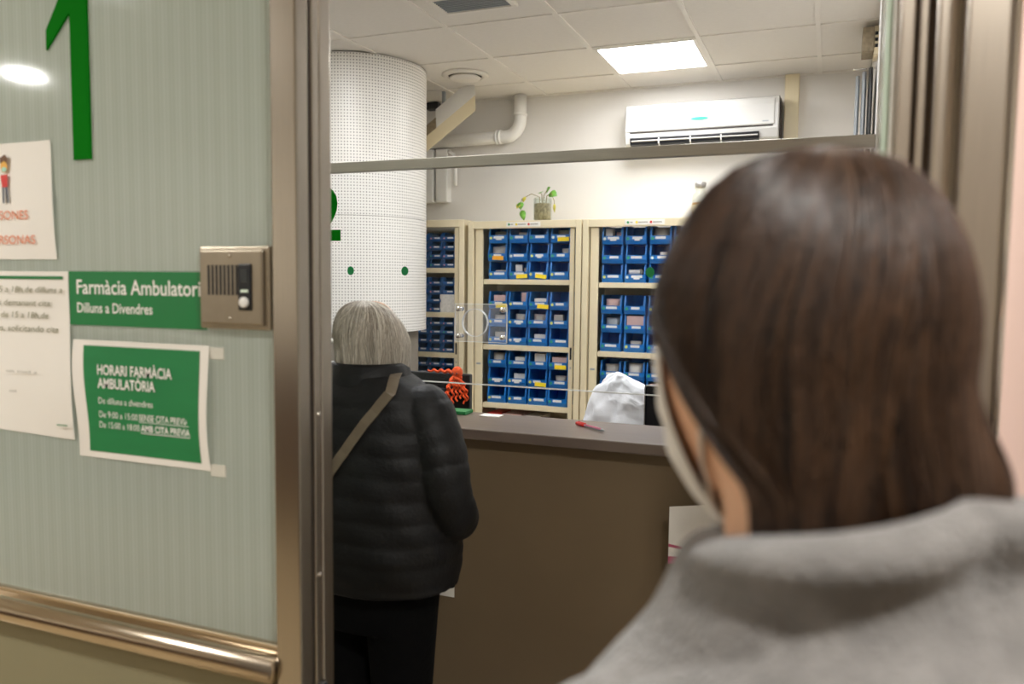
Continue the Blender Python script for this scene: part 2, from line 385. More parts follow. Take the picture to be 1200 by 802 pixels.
MB().box(.052, .060, PY+.03, PY+.10, 0, 2.25).build('glass_edge', M['glassedge'], tr2)
MB().box(.060, .066, PY+.02, PY+.10, 0, 2.25).build('glass_bead', M['white'], tr2, bevel=.002)
MB().box(.066, .082, PY+.005, PY+.10, 0, 2.25).build('jamb_face', M['jamb'], tr2, bevel=.003)
MB().box(.082, .086, PY+.010, PY+.10, 0, 2.25).build('groove_shade', M['groove_shade'], tr2)  # this strip and the next like it colour in the groove's shade
MB().box(.086, .094, PY-.01, PY+.10, 0, 2.25).build('jamb_lip', M['jamb'], tr2, bevel=.002)
MB().box(.094, .101, PY-.004, PY+.10, 0, 2.25).build('groove_shade', M['groove_shade'], tr2)
MB().box(.101, .120, PY-.03, PY+.10, 0, 2.25).build('jamb_face', M['jamb'], tr2, bevel=.004)
MB().box(.120, .125, PY-.02, PY+.10, 0, 2.25).build('jamb_groove', M['alu'], tr2)
MB().box(.125, .167, PY-.07, PY+.10, 0, 2.25).build('casing', M['jamb'], tr2, bevel=.003)
MB().box(.167, .172, PY-.085, PY+.10, 0, 2.25).build('casing_edge', M['chrome'], tr2, bevel=.002)

# ------------------------------------------------------------------ perforated round column
CX, CY, CR = -2.81, 4.38, .446
col = thing('round_column', 'white perforated sheet cladding around a round column', 'column', (CX, CY, 0))
n = 96; zs = [1.245, 1.93, 1.934, CEIL]
core = MB().lathe([(CR-.05, 0), (CR-.05, CEIL)], (CX, CY, 0), 64).build('column_core', mat('grey column paint', '#8d857a', .6, var=.05), col, smooth=False)
for k, (za, zb) in enumerate(((1.245, 1.930), (1.933, CEIL-.003))):
    mb = MB(); rr = []
    for rad, z in ((CR, zb), (CR, za)):
        rr.append([(CX+rad*math.cos(2*math.pi*i/n), CY+rad*math.sin(2*math.pi*i/n), z) for i in range(n)])
    mb.loft(rr, cap=False); mb.loft([[(CX+(x-CX)*.991, CY+(y-CY)*.991, z) for x, y, z in r_] for r_ in rr], cap=False)
    o = mb.build('cladding_sheet', M['perf'], col); me = o.data
    uv = me.uv_layers.new(name='UVMap'); pitch = .0178
    turns = round(2*math.pi*CR/pitch)
    for p in me.polygons:
        an = [(math.atan2(me.vertices[v].co.y, me.vertices[v].co.x)/(2*math.pi)) % 1.0 for v in p.vertices]
        wrap = max(an)-min(an) > .5
        for li, v, a in zip(p.loop_indices, p.vertices, an):
            if wrap and a < .5: a += 1
            uv.data[li].uv = (a*turns, (me.vertices[v].co.z-za)/pitch)
    smooth_mesh(me)

# ------------------------------------------------------------------ air conditioner, trunking, pipes, vents
ac = thing('air_conditioner', 'white split air conditioner mounted high on the back wall', 'air conditioner', (-.80, BACK, 2.42))
def ac_profile(x0, x1, prof, name, m, **k):
    r = [[(x, BACK-d, z) for d, z in prof] for x in (x0, x1)]
    return MB().loft(r).build(name, m, ac, **k)
ac_profile(-1.273, -.318, [(0, 2.43), (.12, 2.43), (.185, 2.455), (.200, 2.51), (.200, 2.66), (.185, 2.70), (.15, 2.712), (0, 2.712)], 'housing', M['acwhite'], bevel=.008, bseg=3)
ac_profile(-1.262, -.345, [(.198, 2.532), (.206, 2.534), (.206, 2.655), (.196, 2.69), (.19, 2.69)], 'front_panel', M['acwhite'], bevel=.004)
ac_profile(-1.24, -.352, [(.19, 2.522), (.2035, 2.522), (.2035, 2.530), (.19, 2.530)], 'panel_gap', M['darkgap'])
ac_profile(-1.238, -.432, [(.10, 2.425), (.193, 2.452), (.2025, 2.488), (.2015, 2.494), (.18, 2.494)], 'outlet', M['dark'])
fl = ac_profile(-1.228, -.440, [(.196, 2.468), (.2065, 2.472), (.2065, 2.477), (.196, 2.474)], 'louver', M['acwhite'])
for x in (-1.05, -.85, -.66): ac_profile(x-.004, x+.004, [(.17, 2.44), (.2055, 2.455), (.2055, 2.488), (.17, 2.49)], 'vane', M['acwhite'])
bd = MB(); bd.loft([[(-.80+.07*math.cos(a)*s, BACK-.206-d, 2.592+.014*math.sin(a)*s) for a in np.linspace(0, 2*math.pi, 24, endpoint=False)] for s, d in ((1, 0), (1, .002), (.8, .003))])
lg = bd.build('badge', M['pale'], ac, smooth=False)
MB().loft([[(-.795+.052*math.cos(a), BACK-.209-d, 2.592+.0095*math.sin(a)) for a in np.linspace(0, 2*math.pi, 24, endpoint=False)] for d in (0, .001)]).build('badge_inlay', M['teal'], lg)
MB().box(-.415, -.378, BACK-.2068, BACK-.205, 2.549, 2.556).build('model_label', M['pale'], ac)
MB().box(-.317, -.311, BACK-.18, BACK-.02, 2.46, 2.69).build('side_gap', M['darkgap'], ac)
tag(at_base(MB().box(-.300, -.215, BACK-.045, BACK, 1.98, CEIL).build('wall_trunking', M['cab'], bevel=.004), (-.26, BACK, 1.98)), 'cream vertical trunking on the wall beside the air conditioner', 'trunking')

pp = thing('drain_pipe', 'fat white waste pipe bending from ceiling along the back wall', 'pipe', (-2.06, BACK-.06, 2.57))
pr = BACK-.06
pts = [(-2.06, pr, CEIL), (-2.06, pr, 2.70)]+[(-2.06-.11+.11*math.cos(a), pr, 2.69-.11*math.sin(a)) for a in np.linspace(0, math.pi/2, 9)]+[(-2.4, pr, 2.577), (-2.95, pr, 2.565)]
MB().tube(pts, .044, 20, up=(0, 1, 0)).build('pipe_run', M['white'], pp, smooth=True)
for x in (-2.20, -2.225): MB().tube([(x, pr, 2.580), (x-.018, pr, 2.580)], .050, 20).build('pipe_collar', M['white'], pp, smooth=True)
MB().tube([(-2.06, pr, 2.715), (-2.06, pr, 2.735)], .049, 20).build('pipe_collar', M['white'], pp, smooth=True)
cp = MB().tube([(-2.618, pr, 2.494), (-2.61, pr, 2.49), (-2.585, pr, 2.475), (-2.567, pr, 2.44), (-2.565, pr, 2.38), (-2.565, pr, 2.25)], .016, 12, up=(0, 1, 0)).build('conduit', M['white'], smooth=True)
tag(at_base(cp, (-2.565, pr, 2.25)), 'thin white conduit curving down the back wall below the waste pipe', 'conduit')
for k, (a, b, lb) in enumerate(((-2.87, -2.738, 'white trunking box on the back wall, half behind the perforated column'), (-2.722, -2.625, 'white trunking box on the back wall next to the thin conduit'))):
    t = thing('junction_box', lb, 'junction box', ((a+b)/2, BACK, 2.13), group='trunking boxes on the back wall')
    MB().box(a, b, BACK-.07, BACK, 2.135, 2.52).build('box_body', M['white'], t, bevel=.004)
    MB().box(a+.008, b-.008, BACK-.074, BACK-.07, 2.145, 2.51).build('box_cover', M['white'], t, bevel=.003)
MB().box(-2.738, -2.722, BACK-.012, BACK, 2.14, 2.5).build('gap_strip', M['darkgap'], t)  # dark strip painted as the shade between the two boxes

# open sheet-metal hood hanging between column and wall
hd = thing('tilted_hood', 'tilted white metal hood hanging beside the perforated column', 'metal hood', (-2.48, 4.9, 2.4))
A = Vector((-2.63, 4.86, 2.375)); B = Vector((-2.225, 4.92, 2.685)); up = Vector((-.012, .02, .105)); bk = Vector((-.03, .05, .135))
def slab(p, q, u, th, name, m, par):
    nrm = (q-p).cross(u).normalized()*th
    v = [p, q, q+u, p+u]; v += [a+nrm for a in v]
    return MB().add(v, [(0, 1, 2, 3), (7, 6, 5, 4), (0, 4, 5, 1), (1, 5, 6, 2), (2, 6, 7, 3), (3, 7, 4, 0)]).build(name, m, par)
slab(A, B, up, .004, 'side_flange', M['cab'], hd)
slab(A+up+(B-A)*.34, B+up, bk, .004, 'top_sheet', M['white'], hd)
slab(A+up+Vector((0, .12, .02)), A+up+(B-A)*.4+Vector((0, .12, .02)), Vector((0, .01, .10)), .05, 'dark_core', M['grime'], hd)
MB().box(-2.72, -2.50, 5.02, 5.06, 2.60, 2.625).build('bracket', M['grime'], hd)
MB().box(-2.53, -2.51, 5.03, 5.05, 2.60, CEIL).build('hanger_rod', M['pale'], hd)

df = thing('round_diffuser', 'round white air diffuser in the ceiling near the perforated column', 'air vent', (-2.195, 4.69, CEIL))
MB().lathe([(.148, .004), (.150, -.004), (.135, -.012), (.112, -.014), (.110, .004)], (-2.195, 4.69, CEIL), 40).build('outer_ring', M['grid'], df, smooth=True)
MB().lathe([(.112, .003), (.112, -.002), (.005, -.002)], (-2.195, 4.69, CEIL), 40).build('dark_throat', M['darkgap'], df)
MB().lathe([(.085, -.008), (.100, -.018), (.092, -.026), (.04, -.034), (.004, -.036)], (-2.195, 4.69, CEIL), 40).build('centre_disc', M['grid'], df, smooth=True)
vt = thing('ceiling_vent', 'rectangular slatted grille set in a ceiling tile', 'air vent', (-1.60, 3.49, CEIL))
fv = MB()
for q in ((-1.79, -1.41, 3.375, 3.40), (-1.79, -1.41, 3.575, 3.60), (-1.79, -1.765, 3.40, 3.575), (-1.435, -1.41, 3.40, 3.575)): fv.box(*q, CEIL-.014, CEIL+.004)
fv.build('frame', M['grid'], vt, bevel=.003)
MB().box(-1.765, -1.435, 3.40, 3.575, CEIL-.002, CEIL+.003).build('dark_throat', M['darkgap'], vt)
for k in range(9): MB().box(-1.765, -1.435, 3.404+.0195*k, 3.411+.0195*k, CEIL-.011, CEIL-.003).build('slat', M['pale'], vt)
tag(at_base(MB().box(-2.80, -2.70, 5.30, 5.37, CEIL-.05, CEIL-.002).build('cable_clip', M['dark'], bevel=.003), (-2.75, 5.33, CEIL-.05)), 'small black clip where ceiling meets back wall behind the hood', 'cable clip')

# things on the right-hand wall
bx = thing('wall_speaker', 'small beige box high on the right-hand wall under the ceiling', 'wall box', (RW, 4.5, 2.70))
MB().box(.112, .165, 4.42, 4.58, 2.715, 2.835).build('housing', M['grime'], bx, bevel=.004)
MB().box(.165, RW, 4.43, 4.57, 2.70, 2.84).build('back_plate', M['cab'], bx, bevel=.003)
for k in range(3): MB().box(.169, .183, 4.424, 4.43, 2.735+.03*k, 2.75+.03*k).build('slot', M['dark'], bx)
gb = thing('garment_cover', 'grey garment covers hanging on a rail on the right-hand wall', 'garment cover', (.15, 4.7, 2.2))
for k, (x, y, m_) in enumerate(((.105, 4.78, 'pale'), (.135, 4.70, 'pale'), (.163, 4.62, 'dark'))):
    g_ = MB(); prof = []
    for t_ in np.linspace(0, 1, 15):
        z = 2.18+.50*t_; hw = .11*(1-max(0, (t_-.78)/.22)**2*.8); prof.append([(x+.011*math.cos(a), y+hw*math.sin(a)+.004*math.sin(9*t_+3*a), z) for a in np.linspace(0, 2*math.pi, 16, endpoint=False)])
    g_.loft(prof).build('cover', M[m_], gb, smooth=True)
MB().tube([(.08, 4.70, 2.70), (RW, 4.70, 2.70)], .006, 8, up=(0, 1, 0)).build('hanging_rail', M['chrome'], gb, smooth=True)

# ------------------------------------------------------------------ cabinets
CF, CD = 4.93, .43
def cabinet(x0, x1, top, shelves, lb, strip, group='beige cabinets along the back wall'):
    t = thing('storage_cabinet', lb, 'cabinet', ((x0+x1)/2, CF+CD/2, 0), group=group)
    th = .038
    MB().box(x0, x0+th, CF, CF+CD, 0, top).build('side_panel', M['cab'], t, bevel=.003)
    MB().box(x1-th, x1, CF, CF+CD, 0, top).build('side_panel', M['cab'], t, bevel=.003)
    MB().box(x0+th, x1-th, CF+.03, CF+CD, top-.02, top).build('top_panel', M['cab'], t, bevel=.003)
    MB().box(x0+th, x1-th, CF, CF+.03, top-.05, top).build('header', M['cab'], t, bevel=.003)
    MB().box(x0+th, x1-th, CF+CD-.012, CF+CD, .06, top-.05).build('back_panel', M['cabin'], t)
    MB().box(x0+th, x1-th, CF+.01, CF+CD-.012, 0, .06).build('plinth', M['cab'], t)
    for s, xa, xb in ((0, x0+th+.010, x0+th+.064), (1, x1-th-.044, x1-th-.012)):
        d = MB().box(xa, xb, CF+.022, CF+.034, .06, top-.05).build('shutter_edge', M['cab'], t, bevel=.003)
        MB().box(xa+.010, xb-.010, CF+.020, CF+.0225, 1.05, 1.13).build('pull_slot', M['dark'] if s else M['cab'], d)
        MB().box(xa+.012, xb-.012, CF+.0205, CF+.0225, .99, 1.002).build('lock', M['pale'], d)
    for z in shelves: MB().box(x0+th+.066, x1-th-.046, CF+.03, CF+CD-.012, z-.034, z).build('shelf', M['cab'], t, bevel=.002)
    MB().box(x0+th, x0+th+.004, CF+.04, CF+CD-.012, .06, top-.05).build('inner_wall', M['cabin'], t)
    MB().box(x1-th-.004, x1-th, CF+.04, CF+CD-.012, .06, top-.05).build('inner_wall', M['cabin'], t)
    if strip:
        a, b = strip; zc = top-.025
        s = MB().box(a, b, CF-.0015, CF, zc-.016, zc+.016).build('label_strip', M['paper'], t)
        for q, mm in ((.08, 'dotgreen'), (.30, 'yellow'), (.66, 'red')):
            MB().loft([[(a+(b-a)*q+.008*math.cos(an), CF-.0015-d, zc+.008*math.sin(an)) for an in np.linspace(0, 2*math.pi, 14, endpoint=False)] for d in (0, .0008)]).build('colour_dot', M[mm], s)
        for q, r_ in ((.13, .20), (.34, .58), (.71, .93)): MB().box(a+(b-a)*q, a+(b-a)*r_, CF-.0022, CF-.0015, zc-.003, zc+.003).build('print_line', M['txtgrey'], s)
    return t
S2 = (1.570, 1.128, .730); S3 = (1.556, 1.113, .690); S1 = (1.645, 1.337, 1.056, .770)
cab1 = cabinet(-3.105, -2.308, 1.972, S1+(.4,), 'beige metal cabinet of small navy bins, next to the perforated column', None)
cab2 = cabinet(-2.279, -1.482, 1.957, S2+(.36,), 'beige metal cabinet of blue bins with the jar of cuttings on top', (-2.00, -1.76))
cab3 = cabinet(-1.474, -.677, 1.957, S3+(.34,), 'beige metal cabinet of blue bins with the glass apothecary jar on top', (-1.20, -.95))

# open-front picking bins -------------------------------------------------
def bin_mesh(name, W, H, D, lip):
    m = MB(); t = .003; w = W/2
    m.box(-w+.006, w-.006, .012, D, 0, t)                                    # floor
    m.box(-w, w, D-t, D, t, H)                                               # back
    for s in (-1, 1):
        xa, xb = (-w, -w+t) if s < 0 else (w-t, w)
        side = [(.012, 0), (D, 0), (D, H), (.05, H), (.018, H*.93), (.004, lip)]
        n_ = len(side); v = [(xa, y, z) for y, z in side]+[(xb, y, z) for y, z in side]
        m.add(v, [tuple(range(n_)), tuple(range(2*n_-1, n_-1, -1))]+[(i, i+n_, (i+1) % n_+n_, (i+1) % n_) for i in range(n_)])
        fa, fb = (-w, -w+.011) if s < 0 else (w-.011, w)                     # front rim of the side wall
        m.add([(fa, .004, lip), (fb, .004, lip), (fb, .018, H*.93), (fa, .018, H*.93), (fa, .009, lip), (fb, .009, lip), (fb, .023, H*.93), (fa, .023, H*.93)],
              [(0, 1, 2, 3), (7, 6, 5, 4), (0, 4, 5, 1), (1, 5, 6, 2), (2, 6, 7, 3), (3, 7, 4, 0)])
        m.box(fa, fb, .018, D, H-.005, H)
    lp = [(.012, 0), (.015, 0), (.004, lip*.5), (.003, lip), (0, lip), (-.001, lip*.48)]
    m.loft([[(x, y, z) for y, z in lp] for x in (-w+.003, w-.003)])          # sloped front lip
    m.box(-w+.010, w-.010, -.003, .001, lip*.93, lip)                        # lip bead
    return m.mesh(name)
BIG = dict(W=.136, H=.118, D=.22, lip=.052); SML = dict(W=.098, H=.060, D=.16, lip=.030)
big_me = bin_mesh('bin_shell', **BIG); sml_me = bin_mesh('bin_shell_small', **SML)
big_me.materials.append(M['binblue']); sml_me.materials.append(M['bindark'])
lab_me = MB().box(-.5, .5, -.0012, .0002, -.5, .5).mesh('label_card')
dot_me = MB().loft([[(.5*math.cos(a), y, .5*math.sin(a)) for a in np.linspace(0, 2*math.pi, 14, endpoint=False)] for y in (-.001, .0003)]).mesh('dot')
lab_me.materials.append(M['label']); dot_me.materials.append(M['stgreen'])

def make_bin(x, y, z, big, label, group, dot, tagm=None, lw=.5, lx=.08, rz=0, double=False):
    P = BIG if big else SML
    t = thing('storage_bin', label, 'bin', (x, y, z), rz, group)
    shared('bin_shell', big_me if big else sml_me, None, t)
    W, lip = P['W'], P['lip']; zf = lip*.74
    shared('name_label', lab_me, M['label'], t, (W*lx, -.0015, zf), (R(3), 0, 0), (W*lw, 1, lip*.30))
    if double: shared('name_label', lab_me, M['label'], t, (W*lx, -.0030, zf-lip*.22), (R(3), 0, 0), (W*lw*.55, 1, lip*.24))
    if dot: shared('dot_sticker', dot_me, M[dot], t, (-W*.36, -.0015, zf-lip*.08), (R(3), 0, 0), (lip*.36, 1, lip*.36))
    if tagm: shared('price_tag', lab_me, M[tagm], t, (W*random.uniform(.05, .3), -.006, zf-lip*.33), (R(-6), R(random.uniform(-4, 8)), 0), (W*.58, 1, lip*.52))
    return t
shelf_names = ('top', 'middle', 'lowest'); row_names = ('top', 'middle', 'bottom'); nth = ('first', 'second', 'third', 'last')
tags2 = {(0, 0, 3): 'yellow', (0, 1, 0): 'orange', (0, 2, 1): 'yellow', (0, 2, 2): 'yellow', (1, 0, 0): 'yellow', (1, 0, 2): 'yellow', (2, 0, 3): 'yellow', (2, 1, 2): 'yellow'}
dots = ['stgreen', 'styellow', 'stgreen', 'stwhite', 'styellow', 'stgreen']
bins = {}
def fill(cab_x0, pitch, ncol, shelf_z, sh, nrow, rp, which, tags_):
    for r_ in range(nrow):                       # r_ = 0 is the top row
        for c in range(ncol):
            z = shelf_z+(nrow-1-r_)*rp
            x = cab_x0+pitch*(c+.5)+random.uniform(-.003, .003)
            tm = tags_.get((sh, r_, c))
            where = '%s row, %s from perforated column, %s shelf under %s' % (row_names[r_], nth[c], shelf_names[sh], which)
            lb = ('%s-tagged blue bin, ' % tm if tm else 'blue bin, ')+where
            grp = 'blue bins on the %s shelf under the %s' % (shelf_names[sh], which)
            y = CF+.045+random.uniform(-.004, .006)+(0 if r_ else .004)
            bins[(which, sh, r_, c)] = (x, y, z)
            make_bin(x, y, z, True, lb, grp, random.choice(dots), tm, random.uniform(.38, .55), random.uniform(0, .12), R(random.uniform(-1.5, 1.5)), random.random() < .25)
for sh in range(3):
    fill(-2.154, .1465, 4, S2[sh]+.0005, sh, 3, .1215, 'plant jar', tags2)
    fill(-1.366, .1520, 4, S3[sh]+.0005, sh, 3, .1215, 'apothecary jar', {})
sn = ('top', 'second', 'third', 'fourth')
for sh in range(4):
    nrow = 4
    for r_ in range(nrow):
        for c in range(4):
            if sh == 1 and r_ >= 2 and c == 0: continue      # the carton stands here
            x = -2.398-.0495-.103*c+random.uniform(-.002, .002); z = S1[sh]+.0005+(nrow-1-r_)*.0612
            lb = 'small navy bin, %s row, %s from cabinet edge, %s shelf beside perforated column' % (('top', 'second', 'third', 'bottom')[r_], ('first', 'second', 'third', 'fourth')[c], sn[sh])
            make_bin(x, CF+.05+random.uniform(-.003, .004), z, False, lb, 'small navy bins on the %s shelf beside the column' % sn[sh], random.choice(['stpink', 'stpink', 'stpink', None, 'stgreen']), None, .42, .12)
tag(at_base(MB().box(-2.513, -2.398, CF+.05, CF+.15, S1[1]+.001, S1[1]+.125).build('carton', M['packw'], bevel=.003), (-2.455, CF+.1, S1[1])), 'plain white carton among small navy bins beside the perforated column', 'carton')

# packets lying in the bins ----------------------------------------------
pk_me = MB().box(-.5, .5, -.5, .5, 0, 1).mesh('carton_small')
pk_me.materials.append(M['packw'])
pm = MB()
pm.loft([[((.5*math.cos(a))*(1-.15*abs(math.sin(3*a))), .5*math.sin(a)*s, h) for a in np.linspace(0, 2*math.pi, 18, endpoint=False)] for s, h in ((.5, 0), (.95, .18), (1, .45), (.8, .8), (.4, 1.0))])
pouch_me = pm.mesh('pouch'); smooth_mesh(pouch_me); pouch_me.materials.append(M['pouch'])
roll_me = MB().tube([(-.5, 0, .5), (.5, 0, .5)], .5, 16).mesh('roll'); roll_me.materials.append(M['packw'])
names_ = {'jar of cuttings': 'jar of cuttings', 'apothecary jar': 'apothecary jar'}
used = []
def content(key, kind, m_, sx, sy, sz, dx=0, dz=0, rot=0, tilt=0):
    x, y, z = bins[key]; y += .03*sum(1 for q in used if q == key); used.append(key)
    nm, me, lbk = {'b': ('medicine_box', pk_me, {'packw': 'white', 'packm': 'printed', 'packg': 'grey'}.get(m_, 'small')+' medicine box'), 'p': ('pill_pouch', pouch_me, 'crumpled plastic pouch'), 'r': ('pill_bottle', roll_me, ('white' if m_ == 'packw' else 'grey')+' pill bottle')}[kind]
    o = shared(nm, me, M[m_], None, (x+dx, y+.07, z+.0035+dz), (R(tilt), 0, R(rot)), (sx, sy, sz))
    lb = '%s in %s-row %s bin, %s shelf under %s' % (lbk, row_names[key[2]], nth[key[3]], shelf_names[key[1]], key[0])
    tag(o, lb, {'b': 'box', 'p': 'pouch', 'r': 'bottle'}[kind], 'packets in the blue bins')
J, K = 'plant jar', 'apothecary jar'
for a in [((J, 0, 0, 0), 'p', 'pouch', .10, .09, .075), ((J, 0, 0, 1), 'b', 'packg', .06, .07, .068, .02), ((J, 0, 0, 3), 'p', 'pouch', .09, .09, .08, .01), ((J, 0, 1, 0), 'p', 'pouch', .115, .10, .095),
          ((J, 0, 1, 3), 'p', 'packg', .07, .08, .08, .03), ((J, 0, 2, 1), 'b', 'packw', .045, .05, .095, -.018, 0, 15), ((J, 0, 2, 1), 'b', 'packg', .038, .045, .075, .036, 0, -12), ((J, 0, 2, 0), 'b', 'packg', .08, .07, .058, .01),
          ((J, 1, 0, 0), 'b', 'packm', .085, .08, .088, .005), ((J, 1, 0, 1), 'b', 'packm', .04, .05, .108, .03, 0, 8), ((J, 1, 0, 2), 'b', 'packw', .09, .08, .070, .01), ((J, 1, 1, 1), 'p', 'packg', .09, .08, .085, .01), ((J, 1, 1, 2), 'p', 'pouch', .09, .09, .085),
          ((J, 1, 1, 3), 'b', 'packg', .06, .06, .085, -.02, 0, 10), ((J, 1, 1, 0), 'p', 'packg', .09, .08, .075), ((J, 1, 2, 0), 'p', 'packg', .09, .08, .08), ((J, 1, 2, 2), 'b', 'packw', .08, .02, .070, 0, .002, 3, 0), ((J, 1, 2, 2), 'b', 'packm', .07, .03, .06, -.01, .002, -4),
          ((J, 2, 0, 0), 'p', 'packg', .10, .09, .09), ((J, 2, 0, 1), 'b', 'packw', .07, .07, .070, .01), ((J, 2, 0, 2), 'b', 'packw', .075, .07, .098, .005), ((J, 2, 0, 3), 'b', 'packm', .10, .08, .080, .0), ((J, 2, 1, 1), 'b', 'packw', .08, .03, .072, 0, .004, 5, -6), ((J, 2, 1, 3), 'p', 'packg', .08, .08, .075),
          ((K, 0, 0, 0), 'b', 'packw', .045, .06, .095, -.03), ((K, 0, 0, 0), 'b', 'packm', .05, .06, .075, .03, 0, 14), ((K, 0, 0, 2), 'p', 'pouch', .11, .09, .10), ((K, 0, 1, 2), 'p', 'packw', .05, .06, .07, .01), ((K, 0, 2, 1), 'r', 'packw', .07, .035, .035, -.02, .045, 20), ((K, 0, 2, 1), 'r', 'packg', .04, .035, .035, .025, .05, 70), ((K, 0, 2, 1), 'b', 'packg', .03, .05, .085, .05),
          ((K, 1, 0, 0), 'p', 'packm', .10, .09, .09), ((K, 1, 1, 0), 'p', 'pale', .10, .09, .09), ((K, 1, 1, 1), 'b', 'packm', .108, .09, .105), ((K, 1, 2, 1), 'p', 'packg', .08, .07, .065), ((K, 2, 0, 0), 'p', 'packg', .10, .09, .09), ((K, 2, 0, 1), 'p', 'packw', .10, .09, .10), ((K, 2, 0, 2), 'p', 'pale', .11, .09, .095), ((K, 2, 1, 2), 'b', 'packm', .10, .09, .10), ((K, 2, 1, 0), 'p', 'pouch', .09, .08, .08)]:
    content(*a)
# cartons in the bottom bay of the middle cabinet
for k, (x, w_, m_, lb) in enumerate(((-2.10, .10, 'red', 'red carton in the bottom bay under the blue bins, at its left end'), (-1.97, .14, 'packm', 'pink printed carton in the bottom bay beside the red carton'), (-1.82, .12, 'packg', 'grey carton in the bottom bay beside the pink carton'))):
    tag(at_base(MB().box(x-w_/2, x+w_/2, CF+.05, CF+.25, .361, .655).build('carton', M[m_], bevel=.003), (x, CF+.15, .36)), lb, 'carton')

# jar of cuttings and apothecary jar on the cabinets
TOP = 1.957
pj = thing('plant_jar', 'glass jar of rooting ivy cuttings standing on a cabinet', 'potted plant', (-1.80, 5.08, TOP))
MB().lathe([(.055, 0), (.061, .006), (.062, .15), (.058, .158), (.055, .158), (.058, .15), (.058, .01), (.01, .008)], (-1.80, 5.08, TOP), 28).build('jar', M['glass'], pj, smooth=True)
MB().lathe([(.05, .012), (.056, .02), (.056, .12), (.02, .122)], (-1.80, 5.08, TOP), 20).build('rooted_water', M['roots'], pj, smooth=True)
def leaf(c, d, n_, L_, W_, m_):
    c, d, n_ = Vector(c), Vector(d).normalized(), Vector(n_).normalized(); s = d.cross(n_).normalized(); n_ = s.cross(d)
    out = [(0, 0), (.12, .35), (.35, .5), (.65, .36), (1, 0), (.65, -.36), (.35, -.5), (.12, -.35)]
    v = [c+d*(a*L_)+s*(b*W_)+n_*(.12*L_*(abs(b)-a*a*.6)) for a, b in out]+[c+d*(.45*L_)-n_*(.03*L_)]
    vb = [p-n_*.0012 for p in v]
    f = [(i, (i+1) % 8, 8) for i in range(8)]+[((i+1) % 8+9, i+9, 17) for i in range(8)]+[(i, i+9, (i+1) % 8+9, (i+1) % 8) for i in range(8)]
    return MB().add(v+vb, f).build('leaf', M[m_], pj, smooth=True)
def vine(pts):
    MB().tube(pts, .0028, 6).build('stem', M['stem'], pj, smooth=True)
z0 = TOP
vine([(-1.81, 5.08, z0+.05), (-1.82, 5.07, z0+.165), (-1.87, 5.05, z0+.185), (-1.93, 5.03, z0+.15), (-1.945, 5.02, z0+.10), (-1.92, 5.01, z0+.06)])
vine([(-1.79, 5.08, z0+.05), (-1.785, 5.06, z0+.17), (-1.76, 5.04, z0+.20)])
vine([(-1.78, 5.07, z0+.05), (-1.76, 5.05, z0+.17), (-1.72, 5.02, z0+.18), (-1.695, 5.01, z0+.13), (-1.69, 5.0, z0+.09)])
vine([(-1.80, 5.09, z0+.05), (-1.80, 5.06, z0+.18), (-1.80, 5.03, z0+.19)])
leaf((-1.76, 5.04, z0+.195), (.4, -.4, .3), (-.2, -.8, .5), .055, .05, 'leaf'); leaf((-1.735, 5.03, z0+.185), (.9, -.3, -.3), (.1, -.9, .5), .065, .065, 'leaf')
leaf((-1.80, 5.03, z0+.185), (.3, -.5, .1), (0, -.6, .8), .05, .04, 'leaf'); leaf((-1.92, 5.01, z0+.075), (.25, -.2, -.9), (.2, -.9, .1), .075, .045, 'leaf'); leaf((-1.935, 5.02, z0+.13), (.1, -.3, -.9), (0, -.9, 0), .055, .05, 'leaf')
leaf((-1.945, 5.02, z0+.12), (-.2, -.3, -.6), (0, -.9, .3), .04, .03, 'leafy'); leaf((-1.905, 5.03, z0+.165), (-.3, -.3, -.8), (0, -.9, .2), .045, .025, 'leafy'); leaf((-1.69, 5.0, z0+.11), (.05, -.1, -1), (.1, -.9, 0), .06, .02, 'leafy')
aj = thing('apothecary_jar', 'stoppered glass apothecary jar with amber band on a cabinet', 'jar', (-.765, 5.10, TOP))
MB().lathe([(.045, 0), (.05, .006), (.05, .135), (.044, .155), (.030, .165), (.030, .185), (.038, .187), (.038, .195), (.034, .200)], (-.765, 5.10, TOP), 28).build('bottle', M['glass'], aj, smooth=True)
MB().lathe([(.044, .006), (.0475, .01), (.0475, .10), (.02, .102)], (-.765, 5.10, TOP), 24).build('contents', M['bottle'], aj, smooth=True)
MB().lathe([(.0512, .045), (.0514, .046), (.0514, .085), (.0512, .086)], (-.765, 5.10, TOP), 28).build('paper_band', mat('cream band', '#e0d3b4', .6), aj)
MB().lathe([(.024, .19), (.034, .201), (.036, .222), (.028, .23), (.003, .232)], (-.765, 5.10, TOP), 24).build('stopper', M['silver'], aj, smooth=True)

# ------------------------------------------------------------------ service counter with acrylic screen
ctr = thing('service_counter', 'long taupe laminate service counter', 'counter', (-1.1, 2.4, 0))
MB().box(-2.5, .10, 2.20, 2.50, 1.068, 1.10).build('counter_top', M['counter'], ctr, bevel=.003)
MB().box(-2.5, .10, 2.26, 2.285, 0, 1.068).build('front_panel', M['counterfront'], ctr, bevel=.002)
for x in (-2.49, -1.3, .06): MB().box(x, x+.03, 2.285, 2.48, 0, 1.068).build('support_panel', M['counterfront'], ctr)
scr = thing('acrylic_screen', 'clear acrylic screen standing over the counter with metal top rail', 'screen', (-1.1, 2.4, 1.10))
MB().box(-2.45, .10, 2.398, 2.404, 1.213, 1.925).build('pane', M['acrylic'], scr)
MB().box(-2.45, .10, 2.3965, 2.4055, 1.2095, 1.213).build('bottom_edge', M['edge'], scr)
MB().box(-2.45, .103, 2.388, 2.414, 1.925, 1.960).build('top_rail', M['alu'], scr, bevel=.002)
